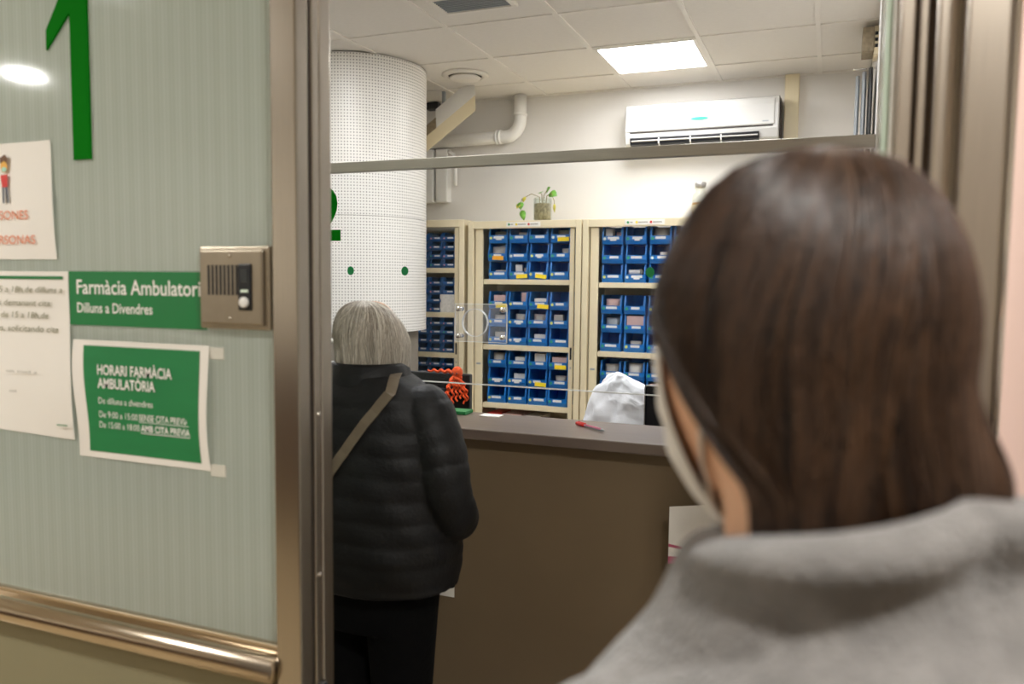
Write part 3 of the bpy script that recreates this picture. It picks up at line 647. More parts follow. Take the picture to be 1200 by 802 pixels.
for x in (-2.2, .06): MB().box(x, x+.03, 2.392, 2.410, 1.10, 1.215).build('foot_bracket', M['alu'], scr)
# speaking hole with its offset plate
ring = MB(); rc = (-1.082, 1.416)
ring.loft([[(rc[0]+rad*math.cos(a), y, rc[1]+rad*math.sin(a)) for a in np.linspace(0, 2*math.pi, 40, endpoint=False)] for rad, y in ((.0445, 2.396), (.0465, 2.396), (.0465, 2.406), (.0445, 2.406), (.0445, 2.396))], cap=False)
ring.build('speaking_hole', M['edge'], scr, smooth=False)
plt = thing('speech_plate', 'small clear acrylic plate on four studs over the speaking hole', 'plate', (-1.052, 2.385, 1.354))
MB().box(-1.142, -.958, 2.372, 2.376, 1.354, 1.479).build('plate', M['plate'], plt)
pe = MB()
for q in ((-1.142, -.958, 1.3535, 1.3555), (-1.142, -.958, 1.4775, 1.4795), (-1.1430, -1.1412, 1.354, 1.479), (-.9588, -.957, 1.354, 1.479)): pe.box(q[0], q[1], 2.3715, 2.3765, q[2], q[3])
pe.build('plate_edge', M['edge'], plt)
for x in (-1.128, -.972):
    for z in (1.372, 1.461):
        MB().tube([(x, 2.364, z), (x, 2.397, z)], .0075, 12).build('stud', M['chrome'], plt, smooth=True)
# stickers and numeral on the screen
for x, lb in ((-1.56, 'green dot sticker on screen before the perforated column, farther from the cabinets'), (-1.344, 'green dot sticker on screen before the perforated column, nearer the cabinets'), (-.503, 'green dot sticker on screen before the bins under the apothecary jar')):
    s = MB().loft([[(x+.0135*math.cos(a), 2.3975-d, 1.585+.0155*math.sin(a)) for a in np.linspace(0, 2*math.pi, 24, endpoint=False)] for d in (0, .0005)]).build('dot_sticker', M['dotgreen'])
    tag(at_base(s, (x, 2.397, 1.57)), lb, 'sticker', 'green dots on the acrylic screen')
n2 = lettering('screen_number', '2', M['numgreen'], None, -1.600, 1.697, .125, 2.3972, weight=.03, align='R', height=.185)
tag(at_base(n2, (-1.66, 2.397, 1.697)), 'green number 2 on the acrylic screen in front of the column', 'number')
# things on the counter
cdm = MB().box(-1.075, -1.005, 2.425, 2.47, 1.1005, 1.103).build('paper_slip', M['paper'])
tag(at_base(cdm, (-1.04, 2.45, 1.1005)), 'small white paper slip lying on the counter top', 'paper slip')
pen = thing('pen', 'clear ballpoint pen with red cap lying on the counter', 'pen', (-.66, 2.36, 1.101), 0)
p0 = Vector((-.727, 2.405, 1.106)); p1 = Vector((-.615, 2.318, 1.106)); dv = (p1-p0)
MB().tube([p0, p0+dv*.30], .0058, 10).build('cap', M['red'], pen, smooth=True)
MB().tube([p0+dv*.05+Vector((0, 0, .006)), p0+dv*.33+Vector((0, 0, .006))], .002, 6).build('clip', M['red'], pen)
MB().tube([p0+dv*.30, p0+dv*.93, p1], [.0042, .0042, .0012], 10).build('barrel', M['pale'], pen, smooth=True)
MB().tube([p0+dv*.32+Vector((0, 0, .0005)), p0+dv*.9+Vector((0, 0, .0005))], .0044, 6).build('ink_refill', M['pinkprint'], pen)
gp = MB().box(-1.20, -1.125, 2.42, 2.485, 1.1005, 1.112).build('notepad', M['signgreen'], bevel=.002)
tag(at_base(gp, (-1.16, 2.45, 1.1005)), 'small green pad at the back of the counter near the black jacket', 'notepad')
# papers on the counter front
s1 = MB().box(-1.225, -1.085, 2.257, 2.2598, .535, .645).build('counter_notice', M['paper'])
tag(at_base(s1, (-1.15, 2.258, .535)), 'white paper taped low on the counter front behind the black trousers', 'paper')
lf = thing('leaflet', 'white leaflet with pink print curling off the counter front', 'leaflet', (-.34, 2.22, .78))
cv = MB(); rows = []
def leaf_pt(u, v, off=0.0):
    x = -.385+.19*u; y = 2.165+.088*u+off; return (x, y, .778+.16*v-.006*math.sin(u*3)*(1-v)+.008*u)
for off in (0, .0008):
    rows.append([[leaf_pt(u, v, off) for u in np.linspace(0, 1, 11)] for v in np.linspace(0, 1, 7)])
for g_ in rows: cv.loft(g_, cap=False, closed=False)
cv.build('sheet', M['paper'], lf, smooth=True)
cv = MB(); cv.loft([[leaf_pt(u, v-.001, -.001) for u in np.linspace(.0, .42, 6)] for v in (.0, .13)], cap=False, closed=False); cv.loft([[leaf_pt(u, .30-.28*u+v, -.001) for u in np.linspace(.0, .6, 8)] for v in (0, .05)], cap=False, closed=False)
cv.build('pink_print', M['pinkprint'], lf)
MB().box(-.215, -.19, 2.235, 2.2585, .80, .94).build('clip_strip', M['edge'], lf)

# ------------------------------------------------------------------ desk and things behind the counter
dk = thing('desk', 'taupe work desk behind the service counter', 'desk', (-1.1, 2.86, 0))
MB().box(-2.45, .06, 2.51, 3.20, .71, .74).build('desk_top', M['counter'], dk, bevel=.003)
for x in (-2.43, .01):
    for y in (2.54, 3.15): MB().box(x, x+.04, y, y+.04, 0, .71).build('leg', M['pale'], dk, bevel=.003)
def monitor(x0, x1, z0_, z1_, y, lb, lab=None, edge=False):
    t = thing('monitor', lb, 'monitor', ((x0+x1)/2, y+.03, .74), group='monitors on the desk')
    MB().box(x0, x1, y, y+.03, z0_, z1_).build('back_shell', M['dark'], t, bevel=.006)
    MB().box(x0+.1, x1-.1, y-.025, y, z0_+.06, z1_-.06).build('rear_bulge', M['dark'], t, bevel=.012)
    MB().box(x0+.012, x1-.012, y+.030, y+.033, z0_+.012, z1_-.012).build('screen_face', M['dark'], t)
    xm = (x0+x1)/2
    MB().box(xm-.03, xm+.03, y-.02, y+.01, .75, z0_+.1).build('stand_neck', M['dark'], t, bevel=.004)
    MB().box(xm-.12, xm+.12, y-.09, y+.10, .740, .753).build('stand_base', M['dark'], t, bevel=.005)
    if lab: MB().box(*lab, y-.0015, y, lab[2] if False else 1.075, 1.11).build('label_card', M['paper'], t)
    if edge:
        MB().box(x0-.003, x0, y-.002, y+.03, z0_, z1_).build('silver_edge', M['silver'], t); MB().box(x0, x1, y-.002, y+.03, z1_, z1_+.004).build('silver_edge', M['silver'], t)
    return t
monitor(-1.86, -1.352, .84, 1.172, 2.95, 'black monitor seen from behind with the orange octopus on its corner', lab=(-1.535, -1.475))
monitor(-.622, -.14, .84, 1.168, 2.93, 'black monitor seen from behind with a silver edge, beside the white lab coat', edge=True)
# crocheted octopus
oc = thing('octopus_toy', 'orange crocheted octopus toy hanging over the monitor corner', 'toy', (-1.392, 2.925, 1.06))
oh = (-1.392, 2.915, 1.182)
MB().ball(oh, (.023, .023, .025), 18, 12).build('head', M['octo'], oc, smooth=True)
for s in (-1, 1): MB().ball((oh[0]+.009*s, oh[1]-.0245, oh[2]-.002), .0035, 8, 6).build('eye', M['dark'], oc, smooth=True)
for k in range(8):
    a = -math.pi*(.06+.88*k/7); dx, dy = math.cos(a), math.sin(a)*.55
    pts = []; rad = []
    for t_ in np.linspace(0, 1, 40):
        cw = 22*t_+k; L_ = .098+.012*math.sin(k*2.1)
        pts.append((oh[0]+dx*(.014+.036*math.sin(t_*1.7))+.0045*math.cos(cw), oh[1]+dy*(.02+.02*t_)+.0045*math.sin(cw)-.004, oh[2]-.015-L_*t_)); rad.append(.0062*(1-.35*t_))
    MB().tube(pts, rad, 7).build('tentacle', M['octo'], oc, smooth=True)
pts = [(oh[0]-.015-.125*t_, oh[1]+.015+.004*math.sin(24*t_), oh[2]+.001+.004*math.cos(24*t_)) for t_ in np.linspace(0, 1, 40)]
MB().tube(pts, [.0085*(1-.5*t_) for t_ in np.linspace(0, 1, 40)], 7, up=(0, 1, 0)).build('tentacle', M['octo'], oc, smooth=True)
# office chair with a lab coat thrown over it
ch = thing('office_chair', 'black office chair under the white lab coat', 'chair', (-.75, 3.45, 0))
MB().box(-.97, -.53, 3.28, 3.70, .44, .51).build('seat', M['dark'], ch, bevel=.03, bseg=3)
MB().box(-.87, -.63, 3.245, 3.28, .60, 1.00).build('backrest', M['dark'], ch, bevel=.02, bseg=3)
MB().tube([(-.75, 3.45, .10), (-.75, 3.45, .45)], .025, 14).build('gas_column', M['chrome'], ch, smooth=True)
MB().box(-.78, -.72, 3.20, 3.25, .46, .75).build('back_bracket', M['dark'], ch, bevel=.004)
for k in range(5):
    a = 2*math.pi*k/5+.3; e = (-.75+.28*math.cos(a), 3.45+.28*math.sin(a), .075)
    MB().tube([(-.75, 3.45, .11), e], [.022, .014], 8).build('base_leg', M['dark'], ch, smooth=True)
    MB().ball((e[0], e[1], .03), (.028, .028, .03), 12, 8).build('castor', M['dark'], ch, smooth=True)
lc = MB(); rr = []
from mathutils import noise as mn
NU, NV = 64, 30
for j in range(NV):
    v = j/(NV-1); row = []
    for i in range(NU):
        a = 2*math.pi*i/NU
        rx = .165*(.30+.95*math.sin(min(1, v*1.35+.05)*math.pi/2)); ry = .075*(.3+.8*math.sin(min(1, v*1.5+.05)*math.pi/2))
        z = 1.150-.36*v**1.35
        q = Vector((math.cos(a)*3, math.sin(a)*3, v*5))
        d = mn.noise(q)*.020+mn.noise(q*2.7)*.012-abs(mn.noise(q*1.3+Vector((4, 1, 2))))*.022*v
        fold = 1+.16*v*math.sin(5*a+2*math.sin(3*v))+.06*v*math.sin(11*a+1)
        row.append((-.752+(rx*fold+d)*math.cos(a)+.02*v*math.sin(4*v), 3.262+(ry*fold+d)*math.sin(a), z+mn.noise(q*1.8)*.022*min(1, v*3)+.03*math.cos(a)*-(1-v)))
    rr.append(row)
lc.loft(rr)
lco = lc.build('lab_coat', M['cloth'], smooth=True)
tag(at_base(lco, (-.752, 3.262, .79)), 'crumpled white lab coat draped over the back of the office chair', 'lab coat')
# pale wire stand glimpsed past the column
ws = thing('wire_stand', 'white tubular stand beside the foot of the perforated column', 'stand', (-2.62, 3.78, 0))
MB().tube([(-2.70, 3.78, 0), (-2.70, 3.78, 1.17), (-2.69, 3.78, 1.20), (-2.66, 3.78, 1.215), (-2.50, 3.78, 1.215), (-2.47, 3.78, 1.2), (-2.46, 3.78, 1.17), (-2.46, 3.78, 0)], .012, 10, up=(0, 1, 0)).build('frame', M['white'], ws, smooth=True)
for z in (1.09, .8, .5): MB().tube([(-2.70, 3.78, z), (-2.46, 3.78, z)], .009, 8, up=(0, 1, 0)).build('crossbar', M['white'], ws, smooth=True)

# ------------------------------------------------------------------ signs on the glass partition
GY = PY-.0005
one = MB().prism([(-1.243, 1.757), (-1.202, 1.757), (-1.202, 2.085), (-1.236, 2.085), (-1.301, 1.985), (-1.301, 1.951), (-1.243, 2.010)], GY-.004, GY).build('door_number', M['numgreen'])
tag(at_base(one, (-1.24, GY, 1.757)), 'large green number 1 on the frosted glass', 'number')
sg = thing('name_sign', 'green strip sign of the pharmacy with white lettering on the glass', 'sign', (-1.11, GY, 1.465))
MB().box(-1.266, -.955, GY-.0015, GY, 1.466, 1.562).build('sign_plate', M['signgreen'], sg)
lettering('lettering', 'Farmàcia Ambulatoria', M['txtwhite'], sg, -1.247, 1.522, .297, GY-.002, weight=.012, height=.026)
lettering('lettering', 'Dilluns a Divendres', M['txtwhite'], sg, -1.247, 1.489, .176, GY-.002, weight=.012, height=.018)
# opening hours sheet (A4, curling)
hs = thing('hours_sheet', 'green printed opening hours sheet with a white border, taped to the glass', 'paper sign', (-1.105, GY, 1.225))
def hours_pt(u, v, off=0.0):
    x = -1.254+.304*u+.006*math.sin(v*5+.5)*(1-u)-.006*math.sin(v*4)*u*(1-v); z = 1.229+.211*v
    return (x, GY-.002-.006*abs(math.sin(3.1*v))*abs(2*u-1)**3-off, z)
def sheet(fn, u0, u1, v0, v1, off, nu=13, nv=13):
    m = MB(); m.loft([[fn(u, v, off) for u in np.linspace(u0, u1, nu)] for v in np.linspace(v0, v1, nv)], cap=False, closed=False); return m
sheet(hours_pt, 0, 1, 0, 1, 0).build('sheet', M['paper'], hs, smooth=True)
sheet(hours_pt, .085, .94, .055, .955, .0006).build('green_field', M['papergreen'], hs, smooth=True)
TY = GY-.0045
lettering('lettering', 'HORARI FARMÀCIA', M['txtwhite'], hs, -1.200, 1.380, .171, TY, weight=.02, height=.018)
lettering('lettering', 'AMBULATÒRIA', M['txtwhite'], hs, -1.200, 1.356, .133, TY, weight=.02, height=.018)
lettering('lettering', 'De dilluns a divendres', M['txtwhite'], hs, -1.199, 1.328, .126, TY, height=.0115)
lettering('lettering', 'De 9:00 a 15:00', M['txtwhite'], hs, -1.198, 1.3035, .090, TY, height=.0115)
lettering('lettering', 'SENSE CITA PREVIA', M['txtwhite'], hs, -1.105, 1.3035, .111, TY, weight=.01, height=.0115)
lettering('lettering', 'De 15:00 a 18:00', M['txtwhite'], hs, -1.198, 1.285, .094, TY, height=.0115)
lettering('lettering', 'AMB CITA PREVIA', M['txtwhite'], hs, -1.101, 1.285, .109, TY, weight=.02, height=.0115)
MB().box(-1.105, -.994, TY-.0003, TY, 1.3005, 1.3015).build('underline', M['txtwhite'], hs); MB().box(-1.101, -.992, TY-.0003, TY, 1.2815, 1.2828).build('underline', M['txtwhite'], hs)
for z in (1.428, 1.231): MB().box(-.952, -.921, GY-.0012, GY, z-.010, z+.010).build('tape', mat('milky tape', '#d9d6ca', .4), hs)
# appointment notice and capacity notice, cut by the picture edge
an = thing('appointment_notice', 'white notice with a thin green bar and olive text on the glass', 'paper sign', (-1.37, GY, 1.255))
def an_pt(u, v, off=0.0):
    return (-1.479+.212*u+.007*(1-v)*u*math.sin(2.5*(1-v)), GY-.002-.008*(1-v)*abs(math.sin(4*v))*u-off, 1.262+.299*v-.006*u*(1-v))
sheet(an_pt, 0, 1, 0, 1, 0).build('sheet', M['paper'], an, smooth=True)
MB().box(-1.465, -1.279, GY-.0035, GY-.003, 1.547, 1.5525).build('green_bar', M['signgreen'], an)
NY = GY-.0050
for body, xr, z, wd in (('15 a 18h,de dilluns a', -1.279, 1.5225, .172), ('s demanant cita:', -1.306, 1.498, .140), (', de 15 a 18h,de', -1.316, 1.4755, .135), ('es, solicitando cita', -1.292, 1.4505, .160)):
    lettering('lettering', body, M['txtolive'], an, xr, z, wd, NY, align='R', height=.0115, shear=.15)
lettering('lettering', 'un mail a', M['txtgrey'], an, -1.345, 1.373, .08, NY-.004, align='R', height=.006); lettering('lettering', 'cat', M['txtgrey'], an, -1.40, 1.336, .02, NY-.004, align='R', height=.006)
MB().box(-1.298, -1.272, GY-.0095, GY-.009, 1.2815, 1.2835).build('footer_mark', M['signgreen'], an)
cn = thing('capacity_notice', 'white notice with orange words and a small masked figure on the glass', 'paper sign', (-1.45, GY, 1.58))
def cn_pt(u, v, off=0.0):
    return (-1.592+.291*u+.008*(1-v)*u, GY-.002-.005*(1-v)*u*abs(math.sin(3*v))-off, 1.583+.212*v+.004*(1-u)*0)
sheet(cn_pt, 0, 1, 0, 1, 0).build('sheet', M['paper'], cn, smooth=True)
CYt = GY-.0062
lettering('lettering', 'PERSONES', M['txtorange'], cn, -1.358, 1.656, .115, CYt, align='R', height=.0165)
lettering('lettering', 'PERSONAS', M['txtorange'], cn, -1.342, 1.611, .120, CYt, align='R', height=.0165)
def disc(cx, cz, rx, rz, y, n_=16): return MB().loft([[(cx+rx*math.cos(a), y-d, cz+rz*math.sin(a)) for a in np.linspace(0, 2*math.pi, n_, endpoint=False)] for d in (0, .0004)])
def poly(pts, y): return MB().prism(pts, y-.0004, y)
fx = -1.416
poly([(fx-.010, 1.737), (fx+.008, 1.738), (fx+.008, 1.716), (fx-.006, 1.714)], CYt).build('figure_shirt', M['red'], cn)
disc(fx, 1.753, .009, .012, CYt).build('figure_face', mat('print skin', '#e8b04a', .6), cn)
poly([(fx-.009, 1.758), (fx-.010, 1.768), (fx+.004, 1.774), (fx+.010, 1.768), (fx+.009, 1.757), (fx+.002, 1.763)], CYt-.0005).build('figure_hair', mat('print brown', '#6b4524', .6), cn)
disc(fx+.001, 1.747, .0065, .0045, CYt-.0005).build('figure_mask', mat('print mint', '#a9d8c2', .6), cn)
for s in (0, 1): poly([(fx-.006+.007*s, 1.715), (fx-.001+.008*s, 1.715), (fx+.004+.006*s-.006*(1-s), 1.686), (fx+.000+.006*s-.006*(1-s), 1.686)], CYt).build('figure_leg', mat('print slate', '#4a4f5c', .6), cn)
disc(-1.447, 1.752, .010, .015, CYt).build('figure_blob', mat('print teal', '#3fae9f', .6), cn)

# intercom
ic = thing('intercom', 'bronze metal door intercom with speaker slots and call button', 'intercom', (-.886, PY, 1.47))
MB().box(-.957, -.815, PY-.014, PY, 1.470, 1.603).build('back_box', M['intercom'], ic, bevel=.003)
fp = MB().box(-.951, -.826, PY-.020, PY-.013, 1.477, 1.598).build('face_plate', M['intercom'], ic, bevel=.004, bseg=3)
for k in range(8):
    x = -.934+.0080*k; MB().box(x, x+.0040, PY-.0206, PY-.0196, 1.525, 1.573).build('speaker_slot', M['dark'], ic)
bp_ = MB().box(-.872, -.846, PY-.0225, PY-.019, 1.501, 1.575).build('button_plate', M['dark'], ic, bevel=.002)
MB().box(-.866, -.852, PY-.0232, PY-.0222, 1.545, 1.567).build('name_slot', mat('slate window', '#23282b', .15), bp_)
MB().box(-.866, -.852, PY-.0232, PY-.0222, 1.530, 1.534).build('status_light', emis('green lamp', '#58d048', .15), bp_)
MB().tube([(-.859, PY-.022, 1.514), (-.859, PY-.026, 1.514), (-.859, PY-.027, 1.514)], [.0085, .0085, .006], 18).build('call_button', M['white'], bp_, smooth=True)
for z in (1.588, 1.488): MB().ball((-.889, PY-.0205, z), .0028, 10, 6).build('screw', M['chrome'], ic, smooth=True)

# ------------------------------------------------------------------ people
def ring_stack(spec, n=44, step=.008, puff=None, ex=2.3):
    spec = sorted(spec); zs_ = np.arange(spec[0][0], spec[-1][0]+1e-6, step); S = np.array(spec)
    rings = []
    for z in zs_:
        cx, cy, rx, ry = [float(np.interp(z, S[:, 0], S[:, k])) for k in (1, 2, 3, 4)]
        rr = []
        for k in range(n):
            a = 2*math.pi*k/n; ca, sa = math.cos(a), math.sin(a)
            q = (abs(ca)**ex+abs(sa)**ex)**(-1/ex); d = 0
            if puff:
                ph = (z/puff[0]+.10*math.sin(a*2+1)+.05*math.sin(a*5)); d = puff[1]*(abs(math.sin(math.pi*ph))**.6-.6)+.003*math.sin(7*a+9*z)*math.sin(40*z+3*a)
            rr.append((cx+(rx*q+d)*ca, cy+(ry*q+d)*sa, float(z)))
        rings.append(rr)
    return rings
def limb(mb, pts, rad, seg=18, puff=None, sub=10):
    """tapered limb along a smooth path"""
    P = np.array(pts, float); n = len(P); t = np.arange(n); u = np.linspace(0, n-1, (n-1)*sub+1)
    def cr(V):
        out = []
        for q in u:
            i = min(int(q), n-2); f = q-i; p0, p1, p2, p3 = V[max(i-1, 0)], V[i], V[i+1], V[min(i+2, n-1)]
            out.append(.5*((2*p1)+(-p0+p2)*f+(2*p0-5*p1+4*p2-p3)*f*f+(-p0+3*p1-3*p2+p3)*f**3))
        return np.array(out)
    Q = cr(P); r = np.interp(u, t, rad); L = np.concatenate([[0], np.cumsum(np.linalg.norm(np.diff(Q, axis=0), axis=1))])
    if puff: r = r+puff[1]*(np.abs(np.sin(math.pi*L/puff[0]))**.6-.6)
    mb.tube([tuple(q) for q in Q], [float(x) for x in r], seg)
    for q, rr in ((Q[0], r[0]), (Q[-1], r[-1])): mb.ball(tuple(q), float(rr)*.97, 14, 10)
def head_shape(mb, c, s=1.0, n=64, mm=46):
    i_first = len(mb.v); rings = []
    for i in range(1, mm):
        th = math.pi*i/mm; row = []
        for k in range(n):
            ph = 2*math.pi*k/n
            z = .117*math.cos(th); zt = z/.117; sl = math.sin(th) if zt > 0 else math.sin(th)**.62
            x, y = .074*sl*math.cos(ph), .094*(sl if math.sin(ph) > 0 else math.sin(th))*math.sin(ph)
            x *= 1-.26*float(1-smoothstep(-1, -.1, zt))
            lo = float(1-smoothstep(-.85, -.1, zt))
            if y < 0: y *= 1-.45*lo
            else:
                y += .010*lo*(y/.094)
                g = lambda a, b: math.exp(-a*a-b*b)
                y += .024*g(x/.011, (z+.020)/.020)+.010*g(x/.009, (z-.004)/.025)-.011*g((abs(x)-.031)/.015, (z-.012)/.012)+.004*g((abs(x)-.03)/.02, (z-.032)/.008)
                y += .006*g(x/.020, (z+.055)/.006)+.005*g(x/.018, (z+.067)/.006)-.003*g(x/.02, (z+.061)/.003)+.008*g(x/.02, (z+.098)/.016)
            row.append((c[0]+x*s, c[1]+y*s, c[2]+z*s))
        rings.append(row)
    mb.loft(rings)
    for q in (-1, 1):
        mb.ball((c[0]+q*.073*s, c[1]-.008*s, c[2]-.004*s), (.010*s, .017*s, .031*s), 14, 10); mb.ball((c[0]+q*.074*s, c[1]-.003*s, c[2]-.026*s), (.008*s, .009*s, .010*s), 10, 8)
def hand_shape(mb, wrist, d, nrm, thumb):
    """palm, four unequal bent fingers and a thumb from the side of the palm"""
    w_, d, nrm = Vector(wrist), Vector(d).normalized(), Vector(nrm).normalized(); s = d.cross(nrm).normalized()*thumb; nrm = (nrm-d*nrm.dot(d)).normalized()
    for k in range(4):
        o = (k-1.5)*.0185; base = w_+s*(-o*.55); kn = w_+d*(.088-.004*abs(k-1))+s*(-o)
        mb.tube([base, base.lerp(kn, .5), kn], [.014, .0135, .0115], 10); mb.ball(tuple(kn), .0112, 10, 8)
        L_ = (.070, .079, .074, .058)[k]; p = kn; dirv = d.copy(); prev = kn
        for j, (f_, an_) in enumerate(((.44, 22), (.31, 34), (.25, 26))):
            dirv = (dirv*math.cos(R(an_))+nrm*math.sin(R(an_))).normalized(); e = prev+dirv*(L_*f_); r0 = .0095-.0012*j
            mb.tube([prev, e], [r0, r0-.0008], 10); mb.ball(tuple(e), r0-.0007, 10, 8); prev = e
            nrm = (nrm-dirv*nrm.dot(dirv)).normalized()
        nrm = Vector(nrm)
    tb = w_+d*.028+s*.024; t1 = tb+(d*.55+s*.65+nrm*.35).normalized()*.036; t2 = t1+(d*.85+s*.2+nrm*.4).normalized()*.030; t3 = t2+(d*.9+nrm*.3).normalized()*.022
    mb.tube([w_+d*.01+s*.01, tb, t1, t2, t3], [.016, .0145, .0115, .0100, .0080], 10); mb.ball(tuple(t3), .0082, 10, 8)

def from_arrays(name, V, Q):
    me = bpy.data.meshes.new(name); me.vertices.add(len(V)); me.vertices.foreach_set('co', np.ascontiguousarray(V, np.float32).ravel())
    me.loops.add(Q.size); me.loops.foreach_set('vertex_index', Q.astype(np.int32).ravel())
    me.polygons.add(len(Q)); me.polygons.foreach_set('loop_start', (np.arange(len(Q))*Q.shape[1]).astype(np.int32)); me.update(calc_edges=True)
    me.polygons.foreach_set('use_smooth', np.ones(len(Q), bool)); return me
def hair(parent, c, A, B, C, N, T, zend, flare, front, mats, crown=(0, -.03), rad=.0006, yaw=0.0, thick=.016, noise=.05, swirl=0.0, dome=1.0, curl=.10, jitter=.025, back=0.0, gap0=.2, back_dome=0.0):
    def path(ph0, s, lay, wob):
        ph = ph0+swirl*(1-np.minimum(s/.5, 1))+wob
        d = (ph-math.pi/2+math.pi) % (2*math.pi)-math.pi; lim = front*smoothstep(gap0, gap0+.22, s)+back*np.clip((s-.47)/.36, 0, 1)
        sg = np.where(d >= 0, 1, -1); ad_ = np.abs(d); ad_ = np.where(ad_ < lim, lim+(ad_-lim)*.10, ad_); ph = math.pi/2+sg*ad_
        th = np.minimum(s/.56, 1)*R(96); h = np.clip((s-.56)/.44, 0, 1)
        ze = zend(ph); fl = 1+flare(ph)*h**1.5-curl*h**5
        a_, b_, c_ = A+lay, B+lay, C+lay
        sn_ = np.sin(th)**(dome+back_dome*np.clip(-np.sin(ph), 0, 1)); x = a_*sn_*np.cos(ph)*fl; y = b_*sn_*np.sin(ph)*fl
        zb = c_*np.cos(th); z = np.where(h > 0, zb+(ze-zb)*h, zb)
        k = np.maximum(np.cos(th), 0)**1.0; x = x+crown[0]*k; y = y+crown[1]*k
        return np.stack([x, y, z], -1)
    ca, sa = math.cos(yaw), math.sin(yaw)
    def place(P):
        X = P[..., 0]*ca-P[..., 1]*sa+c[0]; Y = P[..., 0]*sa+P[..., 1]*ca+c[1]; return np.stack([X, Y, P[..., 2]+c[2]], -1)
    # strands
    ph0 = RNG.uniform(0, 2*math.pi, N)[:, None]; s0 = (RNG.uniform(0, 1, N)**1.3*.40)[:, None]; u = np.linspace(0, 1, T)[None, :]
    jit = RNG.normal(0, jitter, N)[:, None]; s = s0+(1+jit*.7-s0)*u
    lay_t = (-thick*RNG.uniform(0, 1, N)**1.6+.0015)[:, None]; lay = lay_t-(thick*.5)*(1-smoothstep(0, .25, u))
    clump = np.floor(ph0*22/math.pi+RNG.normal(0, .35, N)[:, None]); cl = np.sin(clump*12.9898)*43758.5453 % 1.0
    lay = lay-.006*cl*smoothstep(.1, .8, u)
    wob = noise*(np.sin(ph0*9+s*4)*.35+(cl-.5)*.8*s+RNG.normal(0, .35, N)[:, None]*s*np.sin(s*5+cl*6)); P = place(path(ph0, s, lay, wob))
    tan = np.gradient(P, axis=1); tan /= np.linalg.norm(tan, axis=2, keepdims=True)+1e-9
    out = P-np.array([c[0], c[1], c[2]-.03]); out -= tan*np.sum(out*tan, 2, keepdims=True); out /= np.linalg.norm(out, axis=2, keepdims=True)+1e-9
    bi = np.cross(tan, out); rr = (rad*(1-.55*u**3))[..., None]
    V = np.stack([P+rr*(math.cos(a)*out+math.sin(a)*bi*1.6) for a in (math.pi/2, math.pi*7/6, -math.pi/6)], 2).reshape(-1, 3)
    i0 = (np.arange(N)[:, None]*T+np.arange(T-1)[None, :]).ravel()*3; Q = []
    for k in range(3): Q.append(np.stack([i0+k, i0+(k+1) % 3, i0+3+(k+1) % 3, i0+3+k], 1))
    me = from_arrays('hair', V, np.concatenate(Q)); me.materials.append(mats[0])
    o = bpy.data.objects.new('hair', me); COL.objects.link(o); o.parent = parent
    # solid under-layer so no scalp shows
    NU_, NT_ = 96, 40
    PH = np.linspace(0, 2*math.pi, NU_, endpoint=False)[:, None]+np.zeros((1, NT_)); SS = np.zeros((NU_, 1))+np.linspace(0.001, .97, NT_)[None, :]
    G = []
    for lay_ in (-thick*.75, -thick*.75-.004): G.append(place(path(PH, SS, np.full_like(SS, lay_), 0*SS)))
    V = np.concatenate([g.reshape(-1, 3) for g in G]); ii, jj = np.meshgrid(np.arange(NU_), np.arange(NT_-1), indexing='ij'); ii, jj = ii.ravel(), jj.ravel(); i2 = (ii+1) % NU_
    q = np.stack([ii*NT_+jj, i2*NT_+jj, i2*NT_+jj+1, ii*NT_+jj+1], 1); off = NU_*NT_
    keep = np.abs(((PH[ii, 0]+.03-math.pi/2+math.pi) % (2*math.pi))-math.pi) > .10
    q = q[keep | (jj < NT_*.18)]
    me2 = from_arrays('hair_underlayer', V, np.concatenate([q, q[:, ::-1]+off])); me2.materials.append(mats[1])
    o2 = bpy.data.objects.new('hair_underlayer', me2); COL.objects.link(o2); o2.parent = o
    return o
def eyes(parent, c, s=1.0, turn=lambda m: m):
    for q in (-1, 1):
        e = turn(MB().ball((c[0]+q*.031*s, c[1]+.0690*s, c[2]+.012*s), .0115*s, 16, 12)).build('eye', M['eye'], parent, smooth=True, world=False)
        turn(MB().ball((c[0]+q*.031*s, c[1]+.0772*s, c[2]+.012*s), (.0058*s, .004*s, .0058*s), 14, 10)).build('iris', M['iris'], e, smooth=True, world=False)
def shoes(parent, xs, y, m_):
    for x in xs:
        mb = MB(); mb.loft([[(x+w_*math.cos(a), y+dy+.0*a, max(.002, hz+hz*math.sin(a))) for a in np.linspace(0, 2*math.pi, 18, endpoint=False)] for dy, w_, hz in ((-.095, .020, .022), (-.085, .033, .036), (-.03, .037, .046), (.03, .040, .042), (.09, .044, .030), (.13, .038, .022), (.155, .022, .014))])
        mb.build('shoe', m_, parent, smooth=True, world=False)

